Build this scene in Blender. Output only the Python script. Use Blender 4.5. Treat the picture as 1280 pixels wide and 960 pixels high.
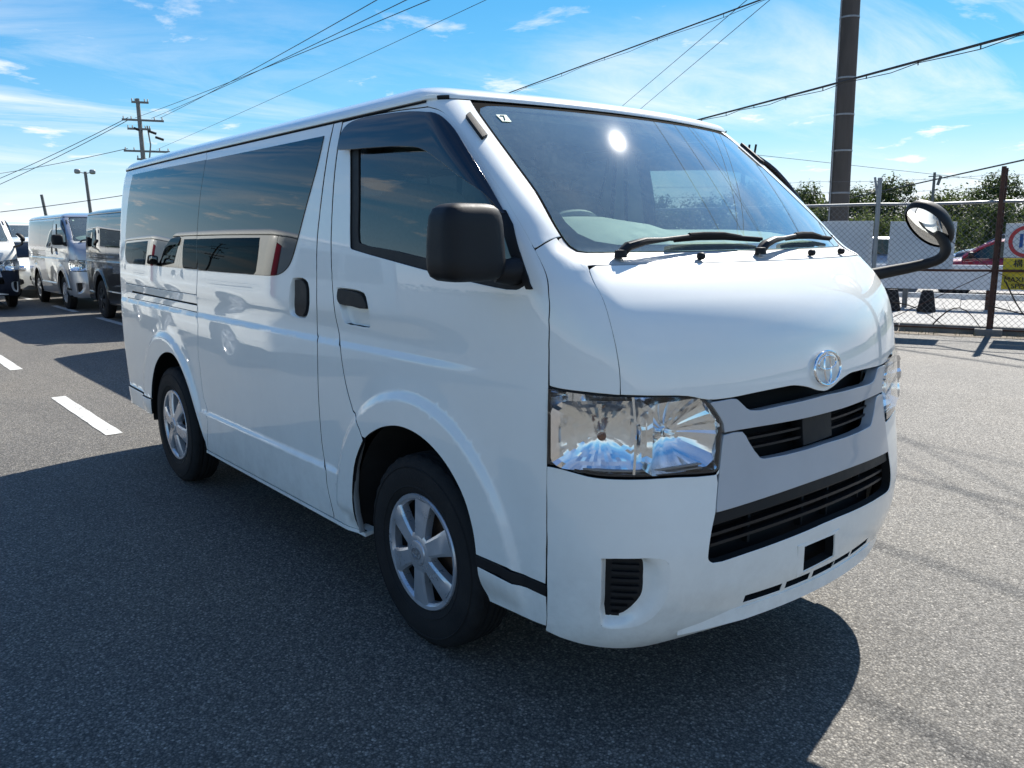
import bpy, bmesh, math, random
import numpy as np
from mathutils import Vector, Matrix
from mathutils.geometry import delaunay_2d_cdt

for o in list(bpy.data.objects): bpy.data.objects.remove(o, do_unlink=True)
scene = bpy.context.scene
COL = scene.collection
R = math.radians

# ------------------------------------------------------------------ camera, sky, sun, exposure
CAM_POS = Vector((2.2555, -2.2853, 1.4085))
YAW, PITCH, ROLL = R(140.237), R(-10.251), R(-0.349)
fw = Vector((math.cos(YAW)*math.cos(PITCH), math.sin(YAW)*math.cos(PITCH), math.sin(PITCH)))
rt = fw.cross(Vector((0, 0, 1))).normalized(); upv = rt.cross(fw)
r2 = rt*math.cos(ROLL)+upv*math.sin(ROLL); u2 = upv*math.cos(ROLL)-rt*math.sin(ROLL)
cd = bpy.data.cameras.new('camera'); cam = bpy.data.objects.new('camera', cd); COL.objects.link(cam)
M = Matrix((r2, u2, -fw)).transposed().to_4x4(); M.translation = CAM_POS
cam.matrix_world = M
cd.sensor_width = 36; cd.lens = 36*1021.78/1280; cd.clip_start = .05; cd.clip_end = 6000
scene.camera = cam

SUN = Vector((-.31, 1.0, 1.0)).normalized()          # towards the sun
w = bpy.data.worlds.new('World'); scene.world = w; w.use_nodes = True
nt = w.node_tree; nt.nodes.clear()
def nd(t, typ, loc=None, **kw):
    n = t.nodes.new(typ)
    for k, v in kw.items(): setattr(n, k, v)
    return n
out = nd(nt, 'ShaderNodeOutputWorld'); bg = nd(nt, 'ShaderNodeBackground')
sky = nd(nt, 'ShaderNodeTexSky'); sky.sky_type = 'NISHITA'; sky.sun_disc = False
sky.sun_elevation = math.asin(SUN.z); sky.sun_rotation = math.atan2(SUN.x, SUN.y)
sky.air_density = 1.0; sky.dust_density = .0; sky.ozone_density = 3.0; sky.altitude = 4000
SKY_STRENGTH = .059; SKY_K = 4.8
bg.inputs['Strength'].default_value = SKY_STRENGTH
# procedural clouds: planar projection of the view direction, cirrus streaks plus low cumulus
tc = nd(nt, 'ShaderNodeTexCoord'); sep = nd(nt, 'ShaderNodeSeparateXYZ'); nt.links.new(tc.outputs['Generated'], sep.inputs[0])
def mth(t, op, a, b=None, c=None, clamp=False):
    n = t.nodes.new('ShaderNodeMath'); n.operation = op; n.use_clamp = clamp
    for i, v in enumerate((a, b, c)):
        if v is None: continue
        if isinstance(v, (int, float)): n.inputs[i].default_value = v
        else: t.links.new(v, n.inputs[i])
    return n.outputs[0]
zc = mth(nt, 'MAXIMUM', sep.outputs[2], .0)
zz = mth(nt, 'ADD', zc, .09)
px_ = mth(nt, 'DIVIDE', sep.outputs[0], zz); py_ = mth(nt, 'DIVIDE', sep.outputs[1], zz)
cmb = nd(nt, 'ShaderNodeCombineXYZ'); nt.links.new(px_, cmb.inputs[0]); nt.links.new(py_, cmb.inputs[1])
def noise(t, vec, scale, detail=6, rough=.55, dist=0.0, mapscale=None, rot=None, loc=None):
    mp = t.nodes.new('ShaderNodeMapping')
    if mapscale: mp.inputs['Scale'].default_value = mapscale
    if rot: mp.inputs['Rotation'].default_value = rot
    if loc: mp.inputs['Location'].default_value = loc
    t.links.new(vec, mp.inputs[0])
    n = t.nodes.new('ShaderNodeTexNoise'); n.inputs['Scale'].default_value = scale; n.inputs['Detail'].default_value = detail
    n.inputs['Roughness'].default_value = rough; n.inputs['Distortion'].default_value = dist
    t.links.new(mp.outputs[0], n.inputs['Vector'])
    return n.outputs['Fac']
def ramp(t, fac, stops):
    n = t.nodes.new('ShaderNodeValToRGB'); e = n.color_ramp.elements
    while len(e) < len(stops): e.new(.5)
    for el, (p, c) in zip(e, stops):
        el.position = p; el.color = c if len(c) == 4 else (*c, 1)
    t.links.new(fac, n.inputs[0]); return n.outputs['Color']
g = lambda v: (v, v, v)
cir = noise(nt, cmb.outputs[0], 1.0, 10, .66, 1.1, (1.0, .34, 1), (0, 0, R(-25)), (3.1, 1.2, 0))
cirm = noise(nt, cmb.outputs[0], .33, 2, .5, 0, None, None, (5.2, 3.3, 0))
cirf = mth(nt, 'MULTIPLY', ramp(nt, cir, [(.44, g(0)), (.74, g(1))]), ramp(nt, cirm, [(.36, g(.0)), (.54, g(1))]))
cum = noise(nt, cmb.outputs[0], 2.1, 10, .62, .3, (1, 1, 1), None, (9.4, 2.6, 0))
cumf = ramp(nt, cum, [(.58, g(0)), (.68, g(1))])
lowm = ramp(nt, sep.outputs[2], [(.02, g(1)), (.14, g(.75)), (.30, g(.25)), (.60, g(0.10))])
cumf = mth(nt, 'MULTIPLY', cumf, lowm)
# broken veil of cloud low over the horizon
band = noise(nt, cmb.outputs[0], .55, 7, .6, .6, (1, 1, 1), None, (1.7, 6.1, 0))
bandf = mth(nt, 'MULTIPLY', ramp(nt, band, [(.36, g(.25)), (.60, g(1))]), ramp(nt, sep.outputs[2], [(.0, g(.22)), (.03, g(.30)), (.07, g(.18)), (.13, g(0))]))
cumf = mth(nt, 'MAXIMUM', cumf, bandf)
cl = mth(nt, 'MAXIMUM', mth(nt, 'MULTIPLY', cirf, .72), mth(nt, 'MULTIPLY', cumf, .92), clamp=True)
cl = mth(nt, 'MULTIPLY', cl, ramp(nt, sep.outputs[2], [(.0, g(0)), (.012, g(1))]))
mix = nd(nt, 'ShaderNodeMix', data_type='RGBA')
hsv = nd(nt, 'ShaderNodeHueSaturation'); hsv.inputs['Saturation'].default_value = 1.30
nt.links.new(sky.outputs[0], hsv.inputs['Color'])
# a dry clear sky: shoulder off the very bright band near the horizon
sc_ = nd(nt, 'ShaderNodeSeparateColor'); cc_ = nd(nt, 'ShaderNodeCombineColor'); nt.links.new(hsv.outputs[0], sc_.inputs[0])
for i in range(3):
    q = mth(nt, 'DIVIDE', sc_.outputs[i], SKY_K); nt.links.new(mth(nt, 'DIVIDE', mth(nt, 'MULTIPLY', sc_.outputs[i], (1.0, .915, .93)[i]), mth(nt, 'SQRT', mth(nt, 'ADD', mth(nt, 'MULTIPLY', q, q), 1.0))), cc_.inputs[i])
nt.links.new(cl, mix.inputs['Factor']); nt.links.new(cc_.outputs[0], mix.inputs['A'])
mix.inputs['B'].default_value = (4.3, 4.25, 4.15, 1)
nt.links.new(mix.outputs['Result'], bg.inputs['Color']); nt.links.new(bg.outputs[0], out.inputs[0])

sd = bpy.data.lights.new('sun', 'SUN'); sd.energy = 2.0; sd.angle = R(.53); sd.color = (1, .955, .88)
sun = bpy.data.objects.new('sun', sd); COL.objects.link(sun); sun.location = (0, 0, 40)
sun.rotation_euler = SUN.to_track_quat('Z', 'Y').to_euler()

scene.view_settings.view_transform = 'Standard'; scene.view_settings.look = 'None'
scene.view_settings.exposure = 2.26; scene.view_settings.gamma = 1; scene.view_settings.use_curve_mapping = False
scene.render.engine = 'CYCLES'
scene.cycles.max_bounces = 10; scene.cycles.transparent_max_bounces = 24; scene.cycles.glossy_bounces = 5
scene.cycles.sample_clamp_indirect = 6
scene.render.resolution_x = 1024; scene.render.resolution_y = 768

# ------------------------------------------------------------------ materials
MATS = {}
def pmat(name, col, rough=.5, metal=0, coat=0, coat_rough=.03, spec=.5, ior=1.45):
    m = bpy.data.materials.new(name); m.use_nodes = True; b = m.node_tree.nodes['Principled BSDF']
    b.inputs['Base Color'].default_value = (*col, 1); b.inputs['Roughness'].default_value = rough; b.inputs['Metallic'].default_value = metal
    b.inputs['Coat Weight'].default_value = coat; b.inputs['Coat Roughness'].default_value = coat_rough
    b.inputs['Specular IOR Level'].default_value = spec; b.inputs['IOR'].default_value = ior
    MATS[name] = m; return m
def vary(name, c1, c2, scale=8, rough=(.5, .5), detail=5, metal=0, coat=0, bump=0, bscale=None, spec=.5, stretch=None, coat_rough=.03):
    """procedural two-tone surface: noise blends two colours and two roughness values, optional bump"""
    m = pmat(name, c1, rough[0], metal, coat, coat_rough, spec); t = m.node_tree; b = t.nodes['Principled BSDF']
    co = t.nodes.new('ShaderNodeTexCoord')
    f = noise(t, co.outputs['Object'], scale, detail, .6, 0, stretch)
    c = ramp(t, f, [(.3, c1), (.7, c2)]); t.links.new(c, b.inputs['Base Color'])
    rr = ramp(t, f, [(.3, g(rough[0])), (.7, g(rough[1]))]); t.links.new(rr, b.inputs['Roughness'])
    if bump:
        bn = t.nodes.new('ShaderNodeBump'); bn.inputs['Strength'].default_value = bump; bn.inputs['Distance'].default_value = .01
        t.links.new(noise(t, co.outputs['Object'], bscale or scale*6, 4, .6), bn.inputs['Height']); t.links.new(bn.outputs[0], b.inputs['Normal'])
    return m
def glassmat(name, tint, refl=1.0, rough=.0, ior=1.52, dust_glare=0.0, mult=1.75, haze=0.0):
    m = bpy.data.materials.new(name); m.use_nodes = True; t = m.node_tree; t.nodes.clear()
    o = t.nodes.new('ShaderNodeOutputMaterial'); tr = t.nodes.new('ShaderNodeBsdfTransparent'); tr.inputs[0].default_value = (*tint, 1)
    gl = t.nodes.new('ShaderNodeBsdfGlossy'); gl.inputs['Roughness'].default_value = rough; gl.inputs['Color'].default_value = (refl, refl, refl, 1)
    fr = t.nodes.new('ShaderNodeFresnel'); ge = t.nodes.new('ShaderNodeNewGeometry')
    # a thin pane reflects alike from both sides
    t.links.new(mth(t, 'ADD', mth(t, 'MULTIPLY', ge.outputs['Backfacing'], 1/ior-ior), ior), fr.inputs[0])
    # both faces of the pane reflect
    f2 = mth(t, 'MULTIPLY', fr.outputs[0], mult, clamp=True)
    mx = t.nodes.new('ShaderNodeMixShader'); t.links.new(f2, mx.inputs[0]); t.links.new(tr.outputs[0], mx.inputs[1]); t.links.new(gl.outputs[0], mx.inputs[2])
    last = mx.outputs[0]
    if haze:      # bloom round the sun glint, imitated by a broad weak gloss lobe
        g2 = t.nodes.new('ShaderNodeBsdfGlossy'); g2.inputs['Roughness'].default_value = .12; m0 = t.nodes.new('ShaderNodeMixShader'); m0.inputs[0].default_value = haze
        t.links.new(last, m0.inputs[1]); t.links.new(g2.outputs[0], m0.inputs[2]); last = m0.outputs[0]
    if dust_glare:  # dirty film plus veiling sun glare, both put into a pale cyan diffuse layer
        co = t.nodes.new('ShaderNodeTexCoord'); f = noise(t, co.outputs['Object'], 60, 6, .75); f0 = noise(t, co.outputs['Object'], 3, 4, .6)
        d = mth(t, 'MULTIPLY', mth(t, 'MULTIPLY', ramp(t, f, [(.42, g(0.68)), (.78, g(1))]), ramp(t, f0, [(.30, g(.70)), (.75, g(1))])), dust_glare)
        df = t.nodes.new('ShaderNodeBsdfDiffuse'); df.inputs[0].default_value = (.58, .70, .70, 1)
        m2 = t.nodes.new('ShaderNodeMixShader'); t.links.new(d, m2.inputs[0]); t.links.new(last, m2.inputs[1]); t.links.new(df.outputs[0], m2.inputs[2]); last = m2.outputs[0]
    t.links.new(last, o.inputs[0]); MATS[name] = m; return m
def paint(name, col, metal=0, rough=.35, film=1.0):
    m = pmat(name, col, rough, metal, 1.0, .015); t = m.node_tree; b = t.nodes['Principled BSDF']
    co = t.nodes.new('ShaderNodeTexCoord')
    f = noise(t, co.outputs['Object'], 2.2, 6, .65)
    t.links.new(ramp(t, f, [(.35, tuple(c*.97 for c in col)), (.65, col)]), b.inputs['Base Color'])
    # thin road film low on the body
    sz_ = t.nodes.new('ShaderNodeSeparateXYZ'); t.links.new(co.outputs['Object'], sz_.inputs[0])
    fd = mth(t, 'MULTIPLY', ramp(t, noise(t, co.outputs['Object'], 9, 8, .72), [(.42, g(0)), (.72, g(1))]), ramp(t, mth(t, 'MULTIPLY', sz_.outputs[2], .5), [(.14, g(.34*film)), (.30, g(.05*film)), (.6, g(.02*film))]))
    mxd = t.nodes.new('ShaderNodeMix'); mxd.data_type = 'RGBA'; t.links.new(fd, mxd.inputs['Factor']); mxd.inputs['B'].default_value = (.36, .33, .28, 1)
    t.links.new(b.inputs['Base Color'].links[0].from_socket, mxd.inputs['A']); t.links.new(mxd.outputs['Result'], b.inputs['Base Color'])
    # faint waviness of pressed panels and thin road film in the clear coat
    bn = t.nodes.new('ShaderNodeBump'); bn.inputs['Strength'].default_value = .006; bn.inputs['Distance'].default_value = .02
    t.links.new(noise(t, co.outputs['Object'], 6, 2, .5), bn.inputs['Height']); t.links.new(bn.outputs[0], b.inputs['Coat Normal'])
    f2 = noise(t, co.outputs['Object'], 14, 6, .7); t.links.new(ramp(t, f2, [(.4, g(.008)), (.8, g(.03))]), b.inputs['Coat Roughness'])
    return m
paint('paint_white', (.90, .90, .835))
paint('paint_silver', (.44, .455, .48), .55, .32, .5)
paint('paint_black', (.006, .0065, .008), 0, .3, .03); MATS['paint_black'].node_tree.nodes['Principled BSDF'].inputs['Coat Weight'].default_value = .9; MATS['paint_black'].node_tree.nodes['Principled BSDF'].inputs['Specular IOR Level'].default_value = .2
paint('paint_red', (.28, .012, .025), 0, .3)
vary('garnish', (.46, .47, .475), (.50, .51, .515), 5, (.30, .36), coat=.6)
vary('black_plastic', (.008, .0083, .009), (.014, .0143, .0155), 30, (.48, .62), bump=.06, bscale=900, spec=.35)
vary('grille_black', (.008, .008, .009), (.014, .014, .015), 20, (.4, .55))
vary('void', (.004, .004, .004), (.006, .006, .006), 10, (.9, .9))
vary('rubber', (.010, .010, .011), (.018, .018, .019), 25, (.75, .9), spec=.25)
def tyremat():
    m = vary('tyre', (.012, .012, .013), (.026, .025, .024), 9, (.7, .88), bump=.25, bscale=120, spec=.25)
tyremat()
vary('wheel_silver', (.52, .53, .55), (.62, .63, .65), 12, (.24, .36), metal=.6, coat=.4)
vary('brake_rust', (.06, .028, .015), (.11, .06, .035), 22, (.8, .9))
pmat('chrome', (.86, .87, .88), .045, 1)
vary('reflector', (.90, .91, .92), (.95, .95, .96), 40, (.08, .17), metal=1)
vary('lamp_grey', (.23, .235, .24), (.30, .305, .31), 14, (.3, .4), metal=.4)
vary('amber', (.16, .05, .02), (.22, .07, .03), 12, (.25, .3), coat=.4)
vary('trim_grey', (.17, .175, .17), (.21, .215, .21), 18, (.6, .75), bump=.1, bscale=300)
vary('trim_dash', (.34, .36, .34), (.40, .42, .39), 18, (.55, .7), bump=.15, bscale=320)
vary('headliner', (.42, .42, .40), (.47, .47, .45), 25, (.85, .95))
vary('seat_fabric', (.13, .135, .14), (.19, .195, .20), 60, (.85, .95), bump=.3, bscale=500, spec=.2)
vary('cowl', (.42, .42, .41), (.50, .50, .48), 9, (.4, .6))
vary('seal', (.006, .006, .006), (.009, .009, .009), 12, (.95, .98), spec=.05)
vary('visor_tint', (.010, .011, .016), (.014, .015, .021), 6, (.06, .10), coat=.5)
vary('underbody', (.012, .012, .012), (.03, .028, .025), 8, (.8, .95))
glassmat('glass_clear', (.74, .89, .82), 1, .012, 1.52, dust_glare=.21, mult=2.6, haze=.0007)
glassmat('glass_door', (.36, .44, .42), 1, 0, 1.52, mult=1.35)
glassmat('glass_privacy', (.022, .023, .025), 1, 0, 1.52, mult=1.15)
glassmat('lens', (.93, .95, .95), 1, .01, 1.45)
vary('sticker', (.45, .62, .50), (.50, .66, .54), 20, (.5, .6))
pmat('ink', (.02, .03, .03), .6)
vary('mirror_glass', (.84, .86, .87), (.90, .91, .92), 3, (.01, .02), metal=1)

# ------------------------------------------------------------------ mesh helpers
def empty(name, loc=(0, 0, 0), rz=0, label=None, cat=None, group=None):
    o = bpy.data.objects.new(name, None); COL.objects.link(o); o.location = loc; o.rotation_euler = (0, 0, rz); o.empty_display_size = .2
    return tag(o, label, cat, group)
def tag(o, label=None, cat=None, group=None, kind=None):
    if label: o['label'] = label
    if cat: o['category'] = cat
    if group: o['group'] = group
    if kind: o['kind'] = kind
    return o
def mk(name, verts, faces, mats, parent=None, fmat=None, smooth=False, normals=None, sharp=None):
    me = bpy.data.meshes.new(name); me.from_pydata([tuple(map(float, v)) for v in verts], [], [tuple(map(int, f)) for f in faces])
    for m in (mats if isinstance(mats, (list, tuple)) else [mats]): me.materials.append(MATS[m] if isinstance(m, str) else m)
    if fmat is not None: me.polygons.foreach_set('material_index', np.array(fmat, dtype=np.int32))
    if smooth: me.polygons.foreach_set('use_smooth', np.ones(len(faces), dtype=bool))
    me.update()
    if normals is not None: me.normals_split_custom_set_from_vertices([tuple(map(float, n)) for n in normals])
    elif smooth and sharp is not None: me.set_sharp_from_angle(angle=R(sharp))
    o = bpy.data.objects.new(name, me); COL.objects.link(o)
    if parent: o.parent = parent
    return o
class MB:
    def __init__(s): s.v = []; s.f = []; s.m = []
    def add(s, v, f, mi=0):
        n = len(s.v); s.v += [tuple(p) for p in v]; s.f += [tuple(i+n for i in q) for q in f]; s.m += [mi]*len(f); return s
    def box(s, c, d, rot=None, mi=0, bev=0):
        hx, hy, hz = d[0]/2, d[1]/2, d[2]/2
        if bev:
            b = min(bev, hx*.9, hy*.9, hz*.9); bm = bmesh.new(); bmesh.ops.create_cube(bm, size=1)
            for v in bm.verts: v.co = Vector((v.co.x*d[0], v.co.y*d[1], v.co.z*d[2]))
            bmesh.ops.bevel(bm, geom=bm.edges[:], offset=b, segments=2, affect='EDGES', profile=.7)
            bm.verts.index_update(); v = [x.co.copy() for x in bm.verts]; f = [[q.index for q in x.verts] for x in bm.faces]; bm.free()
        else:
            v = [Vector((x, y, z)) for x in (-hx, hx) for y in (-hy, hy) for z in (-hz, hz)]
            f = [(0, 1, 3, 2), (4, 6, 7, 5), (0, 4, 5, 1), (2, 3, 7, 6), (0, 2, 6, 4), (1, 5, 7, 3)]
        if rot is not None: v = [rot @ p for p in v]
        return s.add([p+Vector(c) for p in v], f, mi)
    def tube(s, pts, rad, n=8, mi=0, caps=True, closed=False, flat=1.0):
        P = [Vector(p) for p in pts]; k = len(P); rad = rad if isinstance(rad, (list, tuple)) else [rad]*k
        v = []; prev = None
        for i in range(k):
            if closed: t = (P[(i+1) % k]-P[i-1])
            else: t = P[min(i+1, k-1)]-P[max(i-1, 0)]
            t.normalize()
            if prev is None:
                a = Vector((0, 0, 1)) if abs(t.z) < .9 else Vector((1, 0, 0)); x = t.cross(a).normalized()
            else: x = (prev-t*prev.dot(t)).normalized()
            prev = x; y = t.cross(x)
            for j in range(n):
                an = 2*math.pi*j/n; v.append(P[i]+x*math.cos(an)*rad[i]+y*math.sin(an)*rad[i]*flat)
        f = []; kk = k if closed else k-1
        for i in range(kk):
            for j in range(n): a = i*n+j; b = i*n+(j+1) % n; c = ((i+1) % k)*n+(j+1) % n; d = ((i+1) % k)*n+j; f.append((a, b, c, d))
        if caps and not closed: f += [tuple(range(n))[::-1], tuple(range((k-1)*n, k*n))]
        return s.add(v, f, mi)
    def lathe(s, prof, n=32, axis='y', c=(0, 0, 0), mi=0, closed=False):
        """prof: list of (radius, along axis)"""
        v = []; k = len(prof)
        for r, h in prof:
            for j in range(n):
                a = 2*math.pi*j/n
                p = (r*math.cos(a), h, r*math.sin(a)) if axis == 'y' else ((r*math.cos(a), r*math.sin(a), h) if axis == 'z' else (h, r*math.cos(a), r*math.sin(a)))
                v.append(Vector(p)+Vector(c))
        f = []
        for i in range(k if closed else k-1):
            for j in range(n): a = i*n+j; b = i*n+(j+1) % n; q = ((i+1) % k)*n; f.append((a, b, q+(j+1) % n, q+j))
        return s.add(v, f, mi)
    def prism(s, poly, ext, mi=0):
        """poly: list of 3D points (planar), ext: extrusion vector"""
        P = [Vector(p) for p in poly]; e = Vector(ext); n = len(P)
        f = [tuple(range(n))[::-1], tuple(range(n, 2*n))]+[(i, (i+1) % n, n+(i+1) % n, n+i) for i in range(n)]
        return s.add(P+[p+e for p in P], f, mi)
    def build(s, name, mats, parent=None, smooth=False, sharp=35, mirror=False, fix=True):
        v = s.v; f = s.f
        if mirror: v = [(p[0], -p[1], p[2]) for p in v]; f = [q[::-1] for q in f]
        o = mk(name, v, f, mats, parent, s.m)
        if fix:
            bm = bmesh.new(); bm.from_mesh(o.data); bmesh.ops.recalc_face_normals(bm, faces=bm.faces[:]); bm.to_mesh(o.data); bm.free()
        if smooth:
            o.data.polygons.foreach_set('use_smooth', np.ones(len(f), dtype=bool)); o.data.set_sharp_from_angle(angle=R(sharp))
        o.data.update()
        return o
def copy_tree(o, parent=None):
    c = o.copy(); COL.objects.link(c)
    if parent is not None: c.parent = parent
    for ch in list(o.children): copy_tree(ch, c)
    return c
def text_mesh(txt, size):
    cu = bpy.data.curves.new('t', 'FONT'); cu.body = txt; cu.size = size; cu.align_x = 'CENTER'; cu.align_y = 'CENTER'; cu.resolution_u = 6
    o = bpy.data.objects.new('t', cu); COL.objects.link(o); bpy.context.view_layer.update()
    me = o.to_mesh(); v = [x.co.copy() for x in me.vertices]; f = [tuple(p.vertices) for p in me.polygons]; o.to_mesh_clear()
    bpy.data.objects.remove(o); bpy.data.curves.remove(cu); return v, f
# ------------------------------------------------------------------ van body surface: u runs round the plan outline, z is height
def pchip(xs,ys):
    xs=np.array(xs,float);ys=np.array(ys,float);h=np.diff(xs);d=np.diff(ys)/h
    m=np.zeros_like(ys);m[0]=d[0];m[-1]=d[-1]
    for i in range(1,len(xs)-1):
        if d[i-1]*d[i]>0:
            w1=2*h[i]+h[i-1];w2=h[i]+2*h[i-1];m[i]=(w1+w2)/(w1/d[i-1]+w2/d[i])
    def f(q):
        q=np.clip(np.asarray(q,float),xs[0],xs[-1]);i=np.clip(np.searchsorted(xs,q)-1,0,len(h)-1)
        t=(q-xs[i])/h[i];hh=h[i]
        return (2*t**3-3*t**2+1)*ys[i]+(t**3-2*t**2+t)*hh*m[i]+(-2*t**3+3*t**2)*ys[i+1]+(t**3-t**2)*hh*m[i+1]
    return f
# lower body (z<1.335) and greenhouse share the width table
WZ=pchip([.15,.22,.28,.36,.50,.62,.80,.95,1.05,1.252,1.45,1.65,1.78,1.83,1.87],
         [.78,.80,.822,.832,.838,.842,.846,.845,.841,.832,.815,.795,.775,.760,.735])
XF_=pchip([.15,.22,.27,.31,.36,.45,.55,.65,.75,.85,.95,1.01,1.10,1.17,1.22,1.27,1.31,1.335,1.352,1.368,1.42,1.5,1.65,1.815,1.88],
         [.86,.92,.965,.995,1.015,1.035,1.04,1.03,1.015,1.003,.994,.988,.972,.948,.920,.876,.832,.802,.760,.734,.678,.588,.408,.200,.115])
XFS=pchip([.15,.22,.27,.31,.36,.45,.55,.65,.75,.85,.95,1.01,1.10,1.17,1.22,1.27,1.35,1.42,1.5,1.65,1.815,1.88],
         [.86,.92,.965,.995,1.015,1.035,1.04,1.03,1.015,1.003,.994,.988,.972,.948,.920,.876,.768,.678,.588,.408,.200,.115])
C_=pchip([.15,.5,.8,1.0,1.2,1.36,1.6,1.88],[.18,.175,.173,.17,.16,.148,.125,.105])
RX_=pchip([.15,.5,.8,1.0,1.2,1.36,1.6,1.88],[.24,.27,.25,.23,.18,.12,.09,.08])
RY_=pchip([.15,.5,.8,1.0,1.2,1.36,1.6,1.88],[.20,.22,.20,.19,.15,.10,.075,.07])
XR=pchip([.15,.35,.55,.8,1.2,1.5,1.8,1.88],[-3.62,-3.66,-3.68,-3.69,-3.68,-3.655,-3.60,-3.57])
RRX,RRY,CR=.13,.11,.05
ZC=1.335
WB=-2.57
def sstep(a,b,x):
    t=np.clip((x-a)/(b-a),0,1);return t*t*(3-2*t)
def arch(x,z,xc,ro):
    r=np.hypot(x-xc,z-.335);return (.019*sstep(ro,ro-.045,r)+.004*sstep(ro+.06,ro-.03,r))*sstep(.30,.40,z)
def disp(x,z):
    d=np.maximum(arch(x,z,0,.575),arch(x,z,WB,.555))
    # sill: panel steps out below the crease line
    d=np.maximum(d,.014*sstep(.525,.500,z)*sstep(-.42,-.5,x)*sstep(-2.30,-2.2,x))
    d=d+.010*sstep(.455,.44,z)*sstep(-2.9,-2.98,x)
    # shoulder scoop under the windows
    d=d-.011*sstep(1.008,1.030,z)*sstep(1.17,1.05,z)*sstep(.50,-.1,x)
    return d
def S(u,z):
    """u in [0,5]: 0 front centre,1 corner start,2 corner end,3 rear corner start,4 rear corner end,5 rear centre; u>0 is the right side (y<0), u<0 mirrors"""
    u=np.asarray(u,float);z=np.asarray(z,float);sg=np.where(u<0,1.,-1.);u=np.abs(u)
    W=WZ(z);w=sstep(.95,1.35,u)
    Xf=XF_(z)*(1-w)+XFS(z)*w;c=C_(z);rx=RX_(z);ry=RY_(z);xr=XR(z)
    y1=W-ry
    a=np.clip(u-1,0,1)*math.pi/2
    y=np.where(u<1,u*y1,y1+ry*np.sin(a)**.9)
    xfr=Xf-c*(y/W)**2-rx*(1-np.maximum(np.cos(a),0)**.9)
    xs=Xf-c-rx
    xe=xr+RRX+CR
    xm=xs+(xe-xs)*np.clip(u-2,0,1)
    b=np.clip(u-3,0,1)*math.pi/2
    yr=np.where(u<4,W-RRY*(1-np.cos(b)),(W-RRY)*(5-u))
    xrr=xr+CR*(yr/W)**2+RRX*(1-np.sin(b))
    x=np.where(u<2,xfr,np.where(u<3,xm,xrr))
    yy=np.where(u<2,y,np.where(u<3,W,yr))
    taper=.035*np.clip((-x-1.6)/2.1,0,1)**2
    side=np.clip((u-1.6)/.4,0,1)*np.clip((3.3-u)/.3,0,1)
    yy=yy-taper*np.clip(u-2,0,1)+side*disp(x,z)
    return np.stack([x,sg*yy,z],-1)
def N(u,z,e=3e-4):
    n=np.cross(S(u+e,z)-S(u-e,z),S(u,z+e)-S(u,z-e));l=np.linalg.norm(n,axis=-1,keepdims=True);return -n/np.maximum(l,1e-12)

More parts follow.
